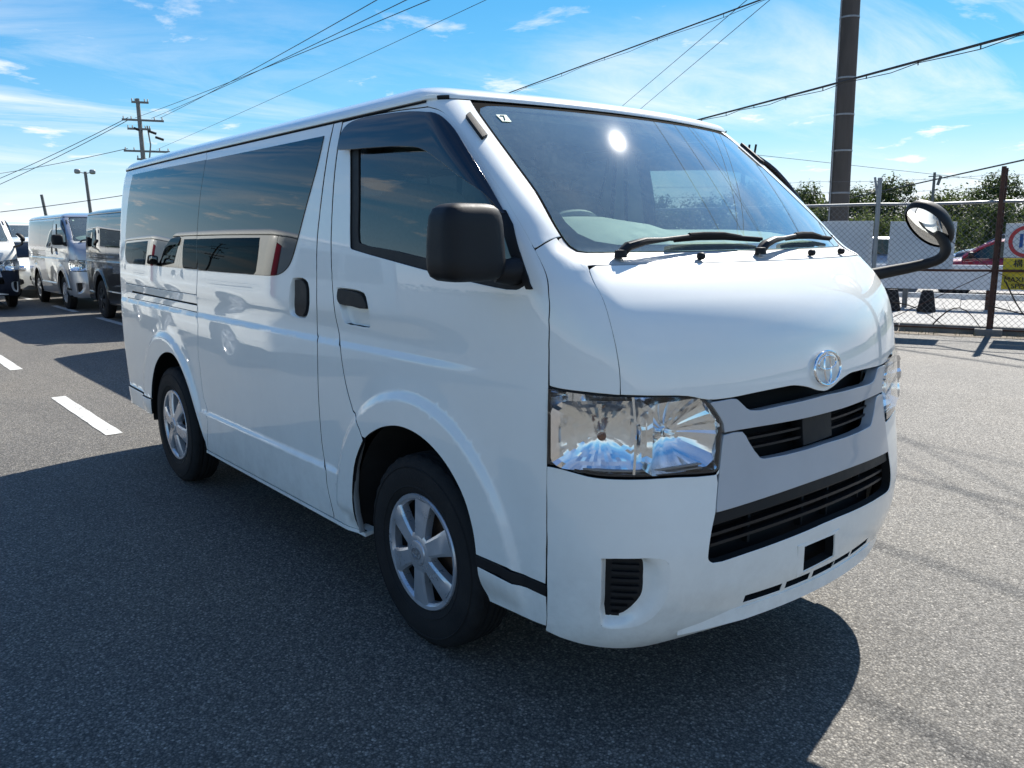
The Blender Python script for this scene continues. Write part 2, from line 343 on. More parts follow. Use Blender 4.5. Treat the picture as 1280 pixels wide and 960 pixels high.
SC = np.array([.64, .36, 3.95, .20, .73]); CUM = np.concatenate([[0], np.cumsum(SC)])
def u2s(u): u = np.asarray(u, float); return np.sign(u)*np.interp(np.abs(u), np.arange(6), CUM)
def s2u(s): s = np.asarray(s, float); return np.sign(s)*np.interp(np.abs(s), CUM, np.arange(6))
T = {
'door_front':[(1.9206,1.8118),(1.8449,1.8078),(1.772,1.8043),(1.7061,1.8006),(1.6506,1.7962),(1.6058,1.7909),(1.5689,1.785),(1.5385,1.7784),(1.5128,1.7712),(1.4897,1.7616),(1.4742,1.751),(1.4637,1.7399),(1.4558,1.7287),(1.4503,1.7171),(1.4487,1.7054),(1.4491,1.6933),(1.4495,1.6804),(1.4505,1.6627),(1.4522,1.6438),(1.4539,1.6247),(1.4543,1.6061),(1.4516,1.5888),(1.4471,1.572),(1.4435,1.5552),(1.4432,1.538),(1.4478,1.519),(1.455,1.4997),(1.4607,1.4804),(1.4632,1.4615),(1.4646,1.4433),(1.4686,1.4253),(1.4781,1.4076),(1.4934,1.3899),(1.5125,1.3721),(1.5335,1.354),(1.5572,1.337),(1.5849,1.3221),(1.6014,1.3143),(1.6169,1.3074),(1.633,1.3007),(1.6511,1.2933),(1.6754,1.2836),(1.6996,1.2733),(1.7204,1.2627),(1.7376,1.2521),(1.8062,1.1896),(1.8247,1.127),(1.8208,1.0637),(1.8128,0.9977),(1.8103,0.9203),(1.8157,0.8389),(1.8293,0.7537),(1.854,0.6544),(1.8734,0.5496),(1.872,0.4414)],
'door_bottom':[(1.872,0.4414),(1.9408,0.4421),(2.0006,0.4423),(2.0092,0.4444),(2.02,0.4533),(2.0378,0.4509),(2.0563,0.4483)],
'arch_front':[(2.056,0.4488),(2.0568,0.4684),(2.0576,0.4878),(2.0586,0.5074),(2.0599,0.527),(2.0619,0.55),(2.064,0.5735),(2.0663,0.5966),(2.069,0.6183),(2.0723,0.6383),(2.0761,0.6576),(2.0803,0.6757),(2.0847,0.6926),(2.089,0.707),(2.0937,0.7204),(2.0987,0.7327),(2.1041,0.7438),(2.1095,0.7533),(2.1153,0.7619),(2.1215,0.7692),(2.1279,0.7747),(2.134,0.7784),(2.1404,0.7808),(2.147,0.7816),(2.1537,0.7805),(2.16,0.7776),(2.1664,0.7729),(2.1728,0.7669),(2.1791,0.7597),(2.1847,0.7518),(2.1903,0.7425),(2.1956,0.7326),(2.2007,0.7225),(2.2047,0.7135),(2.2084,0.7043),(2.2119,0.6949),(2.2156,0.6855)],
'arch_front_rear':[(2.2156,0.6855),(2.2215,0.6575),(2.2273,0.6291),(2.2325,0.5997),(2.2369,0.5657),(2.2398,0.5307),(2.2419,0.496),(2.2434,0.4615),(2.244,0.4275),(2.2431,0.3966),(2.2436,0.3694),(2.2455,0.3408),(2.245,0.3179),(2.2423,0.3068),(2.2385,0.2994),(2.2345,0.2921)],
'door_rear':[(2.2172,0.6974),(2.2211,0.7265),(2.2265,0.7546),(2.239,0.7765),(2.244,0.8078),(2.248,0.8407),(2.2515,0.8743),(2.2544,0.9085),(2.2569,0.9431),(2.2591,0.9764),(2.2606,1.0039),(2.2667,1.0276),(2.2687,1.0532),(2.2708,1.0755),(2.2727,1.0972),(2.2738,1.1206),(2.2743,1.1508),(2.2751,1.1826),(2.2753,1.2157),(2.2745,1.2554),(2.2713,1.297),(2.2652,1.3396),(2.2576,1.3862),(2.2496,1.4338),(2.2418,1.4823),(2.2318,1.5356),(2.2202,1.5897),(2.208,1.641),(2.1968,1.6837),(2.1854,1.7243),(2.1748,1.7607),(2.1679,1.7836),(2.1616,1.8043),(2.1562,1.8255)],
'door_top':[(2.1562,1.8255),(2.141,1.8267),(2.1261,1.8279),(2.1104,1.8283),(2.0875,1.8272),(2.0637,1.8249),(2.042,1.8219),(2.0257,1.8187),(2.0106,1.8151),(1.9206,1.8118)],
'slide_front':[(2.177,1.8242),(2.1841,1.7967),(2.1924,1.7699),(2.2015,1.7401),(2.2158,1.6915),(2.231,1.6369),(2.2457,1.5803),(2.2608,1.5168),(2.2743,1.4508),(2.2863,1.3873),(2.2952,1.337),(2.3022,1.2888),(2.306,1.2405),(2.3079,1.1908),(2.3091,1.1405),(2.3118,1.0888),(2.3121,1.0653),(2.3119,1.0379),(2.3068,1.0132),(2.3056,0.9835),(2.3057,0.9328),(2.3062,0.8755),(2.3068,0.8158),(2.3074,0.7444),(2.3087,0.6696),(2.3091,0.6022),(2.3083,0.5603),(2.3065,0.5228),(2.2984,0.498),(2.2984,0.4778),(2.2987,0.4596),(2.2983,0.4394),(2.2955,0.4024),(2.2912,0.3607),(2.2872,0.3178)],
'slide_rear':[(2.5659,1.8202),(2.5644,1.81),(2.5634,1.8),(2.5633,1.7875),(2.5684,1.7455),(2.5786,1.6912),(2.5889,1.6344),(2.5986,1.5712),(2.6077,1.5049),(2.6148,1.4387),(2.6201,1.3751),(2.6248,1.3121),(2.6284,1.2522),(2.6313,1.2043),(2.6341,1.1585),(2.6384,1.1156),(2.6402,1.0875),(2.6401,1.062),(2.6391,1.0327),(2.6318,0.9699),(2.6354,0.8921),(2.638,0.8256),(2.6378,0.7987),(2.637,0.7763),(2.6363,0.7507),(2.6365,0.7),(2.6369,0.6424),(2.636,0.5918),(2.6334,0.5664),(2.63,0.5447),(2.6269,0.5193),(2.6205,0.4707),(2.6268,0.4024),(2.6343,0.3314)],
'slide_win_right':[(2.2045,1.7826),(2.2126,1.7571),(2.2207,1.7319),(2.2292,1.7062),(2.2384,1.6792),(2.2505,1.6443),(2.2635,1.6071),(2.2765,1.5691),(2.2887,1.5319),(2.2993,1.4974),(2.3092,1.4627),(2.3185,1.4292),(2.3275,1.3985),(2.3337,1.378),(2.3396,1.3587),(2.3451,1.341),(2.3504,1.3253),(2.3539,1.3159),(2.3571,1.3075),(2.3604,1.2998),(2.364,1.2924),(2.3681,1.2851),(2.3724,1.2782),(2.3769,1.2718),(2.3815,1.2664),(2.3855,1.2624),(2.3895,1.2592),(2.3941,1.2566),(2.3997,1.2543),(2.4179,1.2512),(2.4424,1.2507),(2.4706,1.2514),(2.499,1.2517),(2.5276,1.2515),(2.5578,1.2515),(2.5897,1.2516),(2.6233,1.2516)],
'slide_win_left':[(2.6233,1.2516),(2.6197,1.314),(2.6151,1.376),(2.6097,1.4385),(2.6025,1.5046),(2.5933,1.5707),(2.5834,1.6335),(2.5741,1.685),(2.5647,1.7339),(2.5568,1.7831)],
'quart_win':[(2.9438,1.7927),(2.9451,1.7655),(2.9477,1.7385),(2.9505,1.7088),(2.9535,1.664),(2.9563,1.6145),(2.959,1.5638),(2.9615,1.5081),(2.9632,1.451),(2.9641,1.3992),(2.9652,1.3661),(2.9661,1.336),(2.9645,1.3092),(2.9619,1.2908),(2.9579,1.2743),(2.9506,1.2627),(2.9411,1.2586),(2.9289,1.2585),(2.9126,1.2586),(2.8262,1.2565),(2.7197,1.2559),(2.6289,1.255)],
'quart_win_right':[(2.6289,1.255),(2.626,1.3161),(2.6223,1.3771),(2.6178,1.4387),(2.611,1.5051),(2.6021,1.5717),(2.5926,1.635),(2.5839,1.6865),(2.5752,1.7355),(2.5681,1.7848)],
'arch_rear':[(2.8712,0.3415),(2.8667,0.3605),(2.8633,0.3782),(2.8612,0.3952),(2.8603,0.4122),(2.8587,0.4352),(2.8566,0.4601),(2.8532,0.486),(2.8494,0.5111),(2.8459,0.5328),(2.8421,0.554),(2.838,0.575),(2.8333,0.5963),(2.828,0.6183),(2.8223,0.6406),(2.816,0.6625),(2.8089,0.6833),(2.8019,0.7013),(2.7944,0.7188),(2.7866,0.7349),(2.7786,0.7485),(2.7725,0.7571),(2.7662,0.7645),(2.7599,0.7707),(2.7535,0.7753),(2.7465,0.7786),(2.7392,0.7803),(2.7322,0.7805),(2.7259,0.7789),(2.7197,0.7745),(2.7143,0.7676),(2.7095,0.759),(2.705,0.7496),(2.6998,0.736),(2.6952,0.7204),(2.691,0.7037),(2.6871,0.6871),(2.6833,0.6707),(2.6798,0.6542),(2.6766,0.6372),(2.6734,0.6197),(2.6702,0.5994),(2.6672,0.5783),(2.6644,0.5569),(2.6615,0.5359),(2.6589,0.5157),(2.6563,0.4956),(2.6538,0.4759),(2.6517,0.4567),(2.6503,0.44),(2.649,0.4237),(2.6478,0.4076),(2.6467,0.3914),(2.6461,0.3747),(2.6433,0.3602),(2.6399,0.3464),(2.6368,0.3323)],
'door_win':[(2.1536,1.7521),(2.1687,1.6796),(2.1834,1.6076),(2.1964,1.5398),(2.2063,1.4831),(2.2146,1.4292),(2.2207,1.3899),(2.2223,1.3803),(2.2234,1.373),(2.2233,1.3672),(2.2215,1.3636),(2.2184,1.3615),(2.2145,1.3591),(2.1992,1.3495),(2.1791,1.3381),(2.1596,1.3273),(2.1412,1.3169),(2.1232,1.3069),(2.1055,1.2975),(2.0864,1.2873),(2.0675,1.2777),(2.05,1.2703),(2.0353,1.2647),(2.0216,1.2606),(2.011,1.2616),(2.0074,1.265),(2.0044,1.2695),(2.0014,1.2739),(1.9535,1.3018),(1.9122,1.3188),(1.8642,1.3359),(1.8166,1.355),(1.7384,1.3902),(1.667,1.4304),(1.627,1.4686),(1.6131,1.4973),(1.6076,1.5243),(1.6038,1.5515),(1.598,1.5797),(1.5951,1.6081),(1.5971,1.6365),(1.6005,1.6652),(1.6089,1.6938),(1.6388,1.7193),(1.6795,1.7367),(1.7369,1.752),(1.8261,1.7649),(1.9529,1.775),(2.0051,1.7833),(2.0143,1.7899),(2.0295,1.7956),(2.0478,1.7982),(2.0667,1.8),(2.0858,1.8025),(2.1056,1.8041),(2.1224,1.802),(2.1299,1.7989),(2.1361,1.7945),(2.1416,1.7878),(2.1462,1.7775),(2.1499,1.7648),(2.1536,1.7521)],
'door_glass':[(2.1428,1.7332),(2.1571,1.6666),(2.1709,1.6004),(2.183,1.5379),(2.1929,1.4842),(2.2013,1.4329),(2.206,1.3984),(2.2064,1.393),(2.2064,1.3893),(2.2053,1.3858),(2.193,1.3766),(2.1727,1.3699),(2.1529,1.3628),(2.1342,1.3535),(2.116,1.3439),(2.0983,1.3344),(2.0793,1.324),(2.0609,1.3137),(2.0445,1.3046),(2.0321,1.2957),(2.0206,1.2876),(2.012,1.2871),(2.0093,1.2904),(2.0071,1.295),(2.0052,1.3008),(2.003,1.3123),(2.0016,1.3268),(1.9984,1.3438),(1.9202,1.3818),(1.8292,1.4273),(1.7838,1.4691),(1.7811,1.4953),(1.7919,1.519),(1.804,1.5432),(1.8108,1.5704),(1.8187,1.5983),(1.8298,1.6259),(1.8413,1.652),(1.8571,1.6778),(1.8913,1.7011),(1.9335,1.7173),(1.9884,1.732),(2.0032,1.7445),(2.0077,1.7533),(2.0133,1.7601),(2.0205,1.7656),(2.0351,1.7712),(2.0533,1.774),(2.072,1.7755),(2.0893,1.7768),(2.1069,1.777),(2.1213,1.7739),(2.1269,1.7707),(2.1315,1.7665),(2.1353,1.7609),(2.1384,1.7527),(2.1406,1.7429),(2.1428,1.7332)],
'visor_out':[(2.1718,1.7149),(2.1692,1.7279),(2.1668,1.7412),(2.1642,1.7541),(2.161,1.766),(2.1576,1.7758),(2.1538,1.7851),(2.1498,1.7935),(2.1453,1.8005),(2.1407,1.8056),(2.1358,1.8093),(2.1304,1.8121),(2.1241,1.8142),(2.1108,1.8161),(2.095,1.8155),(2.0788,1.8135),(2.0637,1.811),(2.0497,1.8083),(2.036,1.8049),(2.0234,1.8007),(2.0126,1.7954),(2.0055,1.791),(1.9866,1.7864),(1.8725,1.7809),(1.7814,1.7739),(1.7121,1.7639),(1.6663,1.7519),(1.6353,1.7382),(1.6116,1.7237),(1.5948,1.7036),(1.5937,1.6814),(1.5987,1.6584),(1.6014,1.6361),(1.6002,1.6143),(1.5992,1.5926),(1.5997,1.5711),(1.603,1.5498),(1.6103,1.5291),(1.6197,1.5086),(1.6279,1.4882),(1.631,1.4681)],
'visor_in':[(1.6693,1.4712),(1.6886,1.4824),(1.7063,1.4938),(1.7256,1.5052),(1.7517,1.5165),(1.7911,1.5287),(1.8402,1.5408),(1.8966,1.5532),(1.9568,1.5661),(2.0012,1.5821),(2.0048,1.5992),(2.0086,1.6161),(2.0125,1.6314),(2.0154,1.6421),(2.0183,1.6521),(2.0215,1.6611),(2.0253,1.6688),(2.0294,1.6744),(2.0339,1.6787),(2.039,1.6822),(2.045,1.6856),(2.0569,1.6904),(2.0716,1.6943),(2.0875,1.6977),(2.1028,1.7008),(2.1152,1.7032),(2.1277,1.7052),(2.1396,1.7071),(2.1502,1.7092),(2.1562,1.7106),(2.1615,1.712),(2.1665,1.7134),(2.1718,1.7149)],
'base_seam':[(1.4973,1.3743),(1.4006,1.3817),(1.2975,1.3891),(1.1566,1.3975),(1.0146,1.406)],
'cowl_edge':[(1.0146,1.406),(1.0136,1.3958),(1.0143,1.3855),(1.0169,1.3758),(1.0231,1.3675),(1.0337,1.3596),(1.0438,1.3527),(1.054,1.3471),(1.062,1.3424),(1.0595,1.3384),(1.0439,1.3355),(1.0202,1.3333),(0.9994,1.331)],
'hood_left':[(0.9994,1.331),(1.0265,1.3218),(1.0539,1.3125),(1.0809,1.3037),(1.1013,1.2962),(1.1183,1.2891),(1.1338,1.2816),(1.1477,1.2719),(1.1579,1.2616),(1.1728,1.2497),(1.2031,1.228),(1.2273,1.2028),(1.2417,1.1779),(1.2494,1.1561),(1.2558,1.1345),(1.2607,1.1131),(1.2636,1.0922),(1.266,1.0715),(1.2686,1.0514),(1.272,1.0344),(1.2758,1.018),(1.2785,1.0016)],
'hood_bottom':[(1.2785,1.0016),(1.1989,1.0005),(1.1169,0.9988),(1.0324,0.9964),(0.9671,0.9936),(0.9116,0.9906),(0.8599,0.9863),(0.8263,0.9812),(0.7953,0.9752),(0.7628,0.9707),(0.7254,0.9687),(0.6862,0.9683),(0.6451,0.9686),(0.5987,0.9697),(0.5497,0.9716),(0.4984,0.9733),(0.4387,0.9749),(0.3755,0.9762),(0.3197,0.9769),(0.2937,0.9772),(0.2711,0.9773),(0.2471,0.9764),(0.2147,0.9735),(0.1799,0.9693),(0.1465,0.9643),(0.1201,0.9592),(0.0949,0.9536),(0.0705,0.9489),(0.0511,0.9462),(0.0323,0.9441),(0.0131,0.9419)],
'lamp_top':[(1.8355,1.0141),(1.7911,1.0125),(1.7482,1.0108),(1.7033,1.0094),(1.6427,1.0083),(1.5792,1.0075),(1.5144,1.0065),(1.4381,1.0049),(1.3587,1.003),(1.2786,1.0006)],
'lamp':[(1.8348,1.0139),(1.7686,1.0112),(1.702,1.0086),(1.6107,1.0067),(1.5147,1.0052),(1.399,1.0031),(1.2787,1.0012),(1.1576,1.0),(1.0291,0.9979),(0.9241,0.9937),(0.8391,0.9879),(0.814,0.9844),(0.794,0.9797),(0.7764,0.9733),(0.7601,0.9649),(0.7386,0.949),(0.7194,0.9309),(0.7051,0.9153),(0.696,0.8991),(0.697,0.8808),(0.7031,0.8607),(0.7124,0.8255),(0.7241,0.7931),(0.7291,0.7815),(0.7364,0.7734),(0.7451,0.7702),(0.758,0.7688),(0.8404,0.7716),(0.9423,0.7782),(1.0565,0.7819),(1.2035,0.7829),(1.312,0.7831),(1.4077,0.7833),(1.4716,0.7839),(1.534,0.7857),(1.6204,0.791),(1.7086,0.7959),(1.7707,0.7969),(1.8323,0.7969)],
'lamp_split':[(1.1804,0.9982),(1.176,0.9638),(1.1743,0.9285),(1.1785,0.8867),(1.1878,0.8459),(1.1994,0.8163),(1.2131,0.788)],
'bumper_top':[(1.8338,0.7891),(1.7925,0.7895),(1.7525,0.7895),(1.7108,0.7889),(1.6525,0.786),(1.5919,0.7818),(1.5351,0.7784),(1.4928,0.777),(1.4524,0.7763),(1.4088,0.7759),(1.3469,0.7756),(1.279,0.7754),(1.2059,0.7751),(1.1102,0.7748),(1.0085,0.7735),(0.9439,0.7709),(0.882,0.7674),(0.8194,0.7638),(0.7705,0.7625),(0.757,0.7634),(0.7466,0.7647),(0.736,0.7661)],
'garn_left':[(0.6938,0.8691),(0.6999,0.8526),(0.7066,0.8346),(0.7185,0.8009),(0.7319,0.7657),(0.7424,0.7407),(0.7535,0.7165),(0.7664,0.6891),(0.7791,0.661)],
'garn_low_bottom':[(0.7791,0.661),(0.7544,0.662),(0.7295,0.6629),(0.6997,0.6641),(0.6312,0.6673),(0.5462,0.6711),(0.4566,0.6747),(0.361,0.678),(0.2589,0.6809),(0.1675,0.6826),(0.1261,0.6831),(0.0902,0.6835),(0.0532,0.6836)],
'band_bottom':[(0.7967,0.6269),(0.7691,0.6282),(0.7411,0.6295),(0.7081,0.631),(0.6386,0.6341),(0.5538,0.6374),(0.4646,0.6407),(0.3687,0.6441),(0.2663,0.6472),(0.1748,0.6491),(0.1333,0.6496),(0.0973,0.6501),(0.0603,0.6503)],
'grille_bottom':[(0.7791,0.661),(0.7908,0.6443),(0.8027,0.6276),(0.8138,0.6107),(0.8244,0.5922),(0.8333,0.5733),(0.8384,0.5565),(0.8404,0.5476),(0.8413,0.5398),(0.8385,0.533),(0.833,0.5285),(0.8251,0.5248),(0.8143,0.5218),(0.7671,0.5199),(0.6994,0.5232),(0.6276,0.5268),(0.5499,0.5296),(0.4666,0.5326),(0.3839,0.5354),(0.3156,0.5375),(0.248,0.5394),(0.1848,0.5411),(0.1446,0.5422),(0.1075,0.5433),(0.0693,0.5442)],
'garn_up_top':[(0.7554,0.9637),(0.738,0.9641),(0.7204,0.9644),(0.7013,0.9646),(0.6722,0.9655),(0.6405,0.9663),(0.6147,0.9644),(0.6048,0.9613),(0.5974,0.9572),(0.5889,0.9526),(0.5747,0.9442),(0.5582,0.9346),(0.536,0.9271),(0.4778,0.9229),(0.4008,0.9245),(0.3239,0.9263),(0.2647,0.9265),(0.2062,0.927),(0.1492,0.9277),(0.1048,0.9284),(0.0619,0.9293),(0.0173,0.9301)],
'garn_up_bottom':[(0.6889,0.8754),(0.659,0.8759),(0.6286,0.8764),(0.5927,0.8767),(0.5151,0.8768),(0.4201,0.8762),(0.3276,0.8754),(0.2668,0.8749),(0.2089,0.8745),(0.1525,0.8742),(0.1081,0.8742),(0.0651,0.8743),(0.0204,0.8743)],
'garn_up_left':[(0.7554,0.9637),(0.736,0.9472),(0.7176,0.9305),(0.7021,0.9151),(0.6908,0.8999),(0.6886,0.8875),(0.6889,0.8754)],
'garn_low_top':[(0.6938,0.8691),(0.6369,0.8728),(0.5873,0.8707),(0.5683,0.8574),(0.5537,0.8397),(0.5248,0.8122),(0.4941,0.7895),(0.4816,0.7857),(0.4653,0.7838),(0.3326,0.7816),(0.1639,0.782),(0.0951,0.7828),(0.0311,0.7839)],
'sensor':[(0.1651,0.8729),(0.1907,0.8086),(0.0276,0.8067)],
'fog':[(1.4827,0.5509),(1.3426,0.5596),(1.2378,0.5575),(1.2271,0.5522),(1.2227,0.5448),(1.2204,0.5257),(1.2214,0.5032),(1.2183,0.4801),(1.2199,0.4584),(1.2305,0.4436),(1.2476,0.4296),(1.2844,0.4072),(1.3286,0.3882),(1.3645,0.3822),(1.4001,0.3793),(1.4268,0.375),(1.4505,0.3755),(1.4765,0.4117),(1.4825,0.4617),(1.485,0.5064),(1.4827,0.5509)],
'fog_out':[(1.5025,0.559),(1.4032,0.5634),(1.3043,0.5653),(1.2019,0.5662),(1.1127,0.5615),(1.0802,0.5554),(1.058,0.5463),(1.0472,0.5294),(1.0459,0.5084),(1.0466,0.4734),(1.0595,0.438),(1.0901,0.4082),(1.1328,0.3835),(1.1782,0.3691),(1.2295,0.3595),(1.2796,0.3536),(1.3326,0.3507),(1.4004,0.347),(1.4612,0.3533),(1.4957,0.4008),(1.5002,0.4607),(1.5039,0.5103),(1.5025,0.559)],
'strip':[(2.0563,0.447),(2.0286,0.4517),(2.0092,0.4444),(1.9768,0.4418),(1.8782,0.4404),(1.8717,0.4081),(1.9713,0.4093),(2.008,0.413),(2.0278,0.42),(2.0547,0.4168)],
'lower_side':[(2.0541,0.4134),(2.0079,0.4106),(1.868,0.4061),(1.8272,0.3092),(2.0107,0.3031),(2.0415,0.2949),(2.0507,0.3464),(2.0541,0.4134)],
'bumper_side':[(1.8253,0.3063),(1.8566,0.3799),(1.8726,0.4487),(1.876,0.5192),(1.8691,0.608),(1.8503,0.6995),(1.8338,0.7891)],
'plate_hole':[(0.225,0.4926),(-0.0436,0.4933),(-0.0765,0.4115),(0.1973,0.4036)],
'slot':[(0.5922,0.3543),(0.3375,0.3762),(0.3093,0.3783),(0.1141,0.3845),(0.0893,0.3843),(-0.1167,0.3837)],
'slide_handle':[(2.3516,1.2398),(2.3451,1.2418),(2.3391,1.2417),(2.3335,1.2352),(2.3295,1.2244),(2.328,1.2044),(2.3284,1.181),(2.3287,1.1566),(2.3311,1.133),(2.335,1.1152),(2.3401,1.1016),(2.3446,1.0968),(2.3492,1.0957),(2.3535,1.0989),(2.3566,1.1067),(2.3562,1.1377),(2.354,1.1756),(2.353,1.2079),(2.3516,1.2398)],
'front_handle':[(2.2622,1.2196),(2.2501,1.2177),(2.2388,1.2153),(2.2296,1.2123),(2.2223,1.2073),(2.2193,1.2011),(2.2173,1.193),(2.2141,1.1764),(2.2139,1.1617),(2.225,1.1603),(2.2403,1.165),(2.2516,1.1646),(2.2607,1.1673),(2.2636,1.1739),(2.265,1.1825),(2.2651,1.1943),(2.2642,1.2061),(2.2632,1.213),(2.2622,1.2196)],
'front_cup':[(2.2664,1.2261),(2.2519,1.2264),(2.2384,1.2253),(2.2267,1.2225),(2.2178,1.2151),(2.2148,1.2013),(2.2135,1.1827),(2.2105,1.1377),(2.2112,1.0987),(2.2123,1.0945),(2.2141,1.092),(2.2239,1.0902),(2.2364,1.0918),(2.2473,1.091),(2.2566,1.0956),(2.261,1.1202),(2.2627,1.1506),(2.2657,1.1727),(2.2677,1.1936),(2.2673,1.2101),(2.2664,1.2261)],
'slide_cup':[(2.3565,1.2486),(2.3451,1.2517),(2.335,1.2516),(2.3285,1.2454),(2.3239,1.2346),(2.322,1.2107),(2.3225,1.1822),(2.3231,1.1529),(2.3265,1.1246),(2.3309,1.1043),(2.3373,1.0894),(2.3528,1.0856),(2.3675,1.0937),(2.3707,1.1057),(2.371,1.1227),(2.3693,1.1634),(2.3658,1.2055),(2.3616,1.2281),(2.3565,1.2486)],
'rail':[(2.97,1.1291),(2.7874,1.125),(2.6366,1.1242),(2.6413,1.028),(2.7958,1.0336),(2.9719,1.0311),(2.97,1.1291)],
'rail_slot':[(2.9405,1.0861),(2.7933,1.0802),(2.6401,1.0759),(2.6409,1.0633),(2.7944,1.0684),(2.9426,1.0705)],
'sill':[(2.6346,0.3294),(2.2908,0.306),(2.235,0.2903)],
}
def inside(poly, P):
    x, y = P[:, 0], P[:, 1]; c = np.zeros(len(P), bool); n = len(poly)
    for i in range(n):
        x1, y1 = poly[i]; x2, y2 = poly[i-1]
        m = ((y1 > y) != (y2 > y)); xi = (x2-x1)*(y-y1)/((y2-y1) if y2 != y1 else 1e-12)+x1
        c ^= m & (x < xi)
    return c
def area(p): return .5*np.sum(p[:, 0]*np.roll(p[:, 1], -1)-np.roll(p[:, 0], -1)*p[:, 1])
def dens(p, h):
    o = []
    for a, b in zip(p, np.roll(p, -1, 0)):
        k = max(1, int(np.ceil(np.linalg.norm(b-a)/h)))
        for i in range(k): o.append(a+(b-a)*i/k)
    return np.array(o)
def clean(p, e=4e-4):
    o = [p[0]]
    for q in p[1:]:
        if np.linalg.norm(q-o[-1]) > e: o.append(q)
    if np.linalg.norm(o[0]-o[-1]) < e: o.pop()
    return np.array(o)
def shrink(p, d):
    """move a ccw loop inwards by d (a cw hole grows)"""
    a = p-np.roll(p, 1, 0); b = np.roll(p, -1, 0)-p
    na = np.stack([-a[:, 1], a[:, 0]], 1); nb = np.stack([-b[:, 1], b[:, 0]], 1)
    na /= np.linalg.norm(na, axis=1, keepdims=True)+1e-12; nb /= np.linalg.norm(nb, axis=1, keepdims=True)+1e-12
    n = na+nb; l = np.linalg.norm(n, axis=1, keepdims=True); n /= np.maximum(l, .3)
    k = 1/np.maximum(np.sum(n*na, 1), .5)
    return p+n*(d*k)[:, None]
def loop_sz(L, ccw=True):
    L = np.array(L, float); p = clean(np.stack([u2s(L[:, 0]), L[:, 1]], 1))
    if (area(p) > 0) != ccw: p = p[::-1]
    return p
def panel(name, loop, mats, parent, holes=(), off=0.0, gap=.0025, flange=.016, grid=.035, mirror=False, bulge=None, edge=.0016, hgap=0.0, rows=None):
    outer = dens(shrink(loop_sz(loop), gap), grid*.8)
    hs = [dens(shrink(loop_sz(h, False), hgap), grid*.8) for h in holes]
    loops = [outer]+hs
    B = np.vstack(loops); lo, hi = outer.min(0), outer.max(0)
    gx = np.arange(lo[0]+grid*.5, hi[0], grid); gz = np.arange(lo[1]+grid*.5, hi[1], grid)
    G = np.stack(np.meshgrid(gx, gz), -1).reshape(-1, 2)
    gd = np.full(len(G), grid)
    if rows is not None:
        X = rows if not callable(rows) else rows(lo, hi)
        G = np.vstack([G, X]); gd = np.concatenate([gd, np.full(len(X), .012)])
    if len(G):
        k = inside(outer, G)
        for h in hs: k &= ~inside(h, G)
        G = G[k]; gd = gd[k]
    if len(G):
        d = np.concatenate([np.sqrt(((q[:, None, :]-B[None])**2).sum(-1)).min(1) for q in np.array_split(G, max(1, len(G)//400))]); G = G[d > np.minimum(grid, gd)*.4]
    V = np.vstack([B, G]) if len(G) else B
    E_ = []; n = 0
    for l in loops: E_ += [(n+i, n+(i+1) % len(l)) for i in range(len(l))]; n += len(l)
    res = delaunay_2d_cdt([Vector((float(a), float(b))) for a, b in V], E_, [], 0, 1e-6)
    v2 = np.array([(p.x, p.y) for p in res[0]]); F = [list(f) for f in res[2]]
    cen = np.array([v2[f].mean(0) for f in F]); k = inside(outer, cen)
    for h in hs: k &= ~inside(h, cen)
    F = np.array([f for f, q in zip(F, k) if q])
    u = s2u(v2[:, 0]); z = v2[:, 1]; Nn = N(u, z); o_ = off+(bulge(v2[:, 0], z) if bulge else 0)
    P = S(u, z)+Nn*np.broadcast_to(np.asarray(o_, float), z.shape)[:, None]
    Fo = [tuple(f) for f in F]
    verts = [P]; nor = [Nn]; faces = Fo; fm = [0]*len(Fo); base = len(P)
    if flange:
        for l in loops:
            u = s2u(l[:, 0]); z = l[:, 1]; n_ = N(u, z); ob = off+(bulge(l[:, 0], z) if bulge else 0)
            p = S(u, z)+n_*np.broadcast_to(np.asarray(ob, float), z.shape)[:, None]
            t = np.roll(p, -1, 0)-np.roll(p, 1, 0); o = np.cross(t, -n_); o /= np.linalg.norm(o, axis=1, keepdims=True)+1e-12
            k = len(l)
            r1 = p+o*edge-n_*edge; r2 = p+o*edge-n_*flange
            n1 = n_+1.6*o; n1 /= np.linalg.norm(n1, axis=1, keepdims=True)
            verts += [p, r1, r1, r2]; nor += [n_, n1, o, o]
            for a, b, mi in ((0, 1, 0), (2, 3, 1)):  # gap walls coloured black to deepen the shade between panels
                for i in range(k):
                    j = (i+1) % k; faces.append((base+a*k+i, base+a*k+j, base+b*k+j, base+b*k+i)); fm.append(mi)
            base += 4*k
    V3 = np.vstack(verts); N3 = np.vstack(nor)
    # make the faces agree with the normals
    i3 = np.array([f[:3] for f in faces]); q = np.cross(V3[i3[:, 1]]-V3[i3[:, 0]], V3[i3[:, 2]]-V3[i3[:, 0]])
    fl = (q*(N3[i3[:, 0]]+N3[i3[:, 1]]+N3[i3[:, 2]])).sum(1) < 0
    out = [f[::-1] if r_ else f for f, r_ in zip(faces, fl)]
    if mirror: V3 = V3*[1, -1, 1]; N3 = N3*[1, -1, 1]; out = [f[::-1] for f in out]
    return mk(name, V3, out, mats if isinstance(mats, (list, tuple)) else [mats, 'rubber'], parent, fm, True, N3)
def zr(zs, s0, s1, h=.03):
    return np.array([(a, z) for z in zs for a in np.arange(s0, s1, h)])
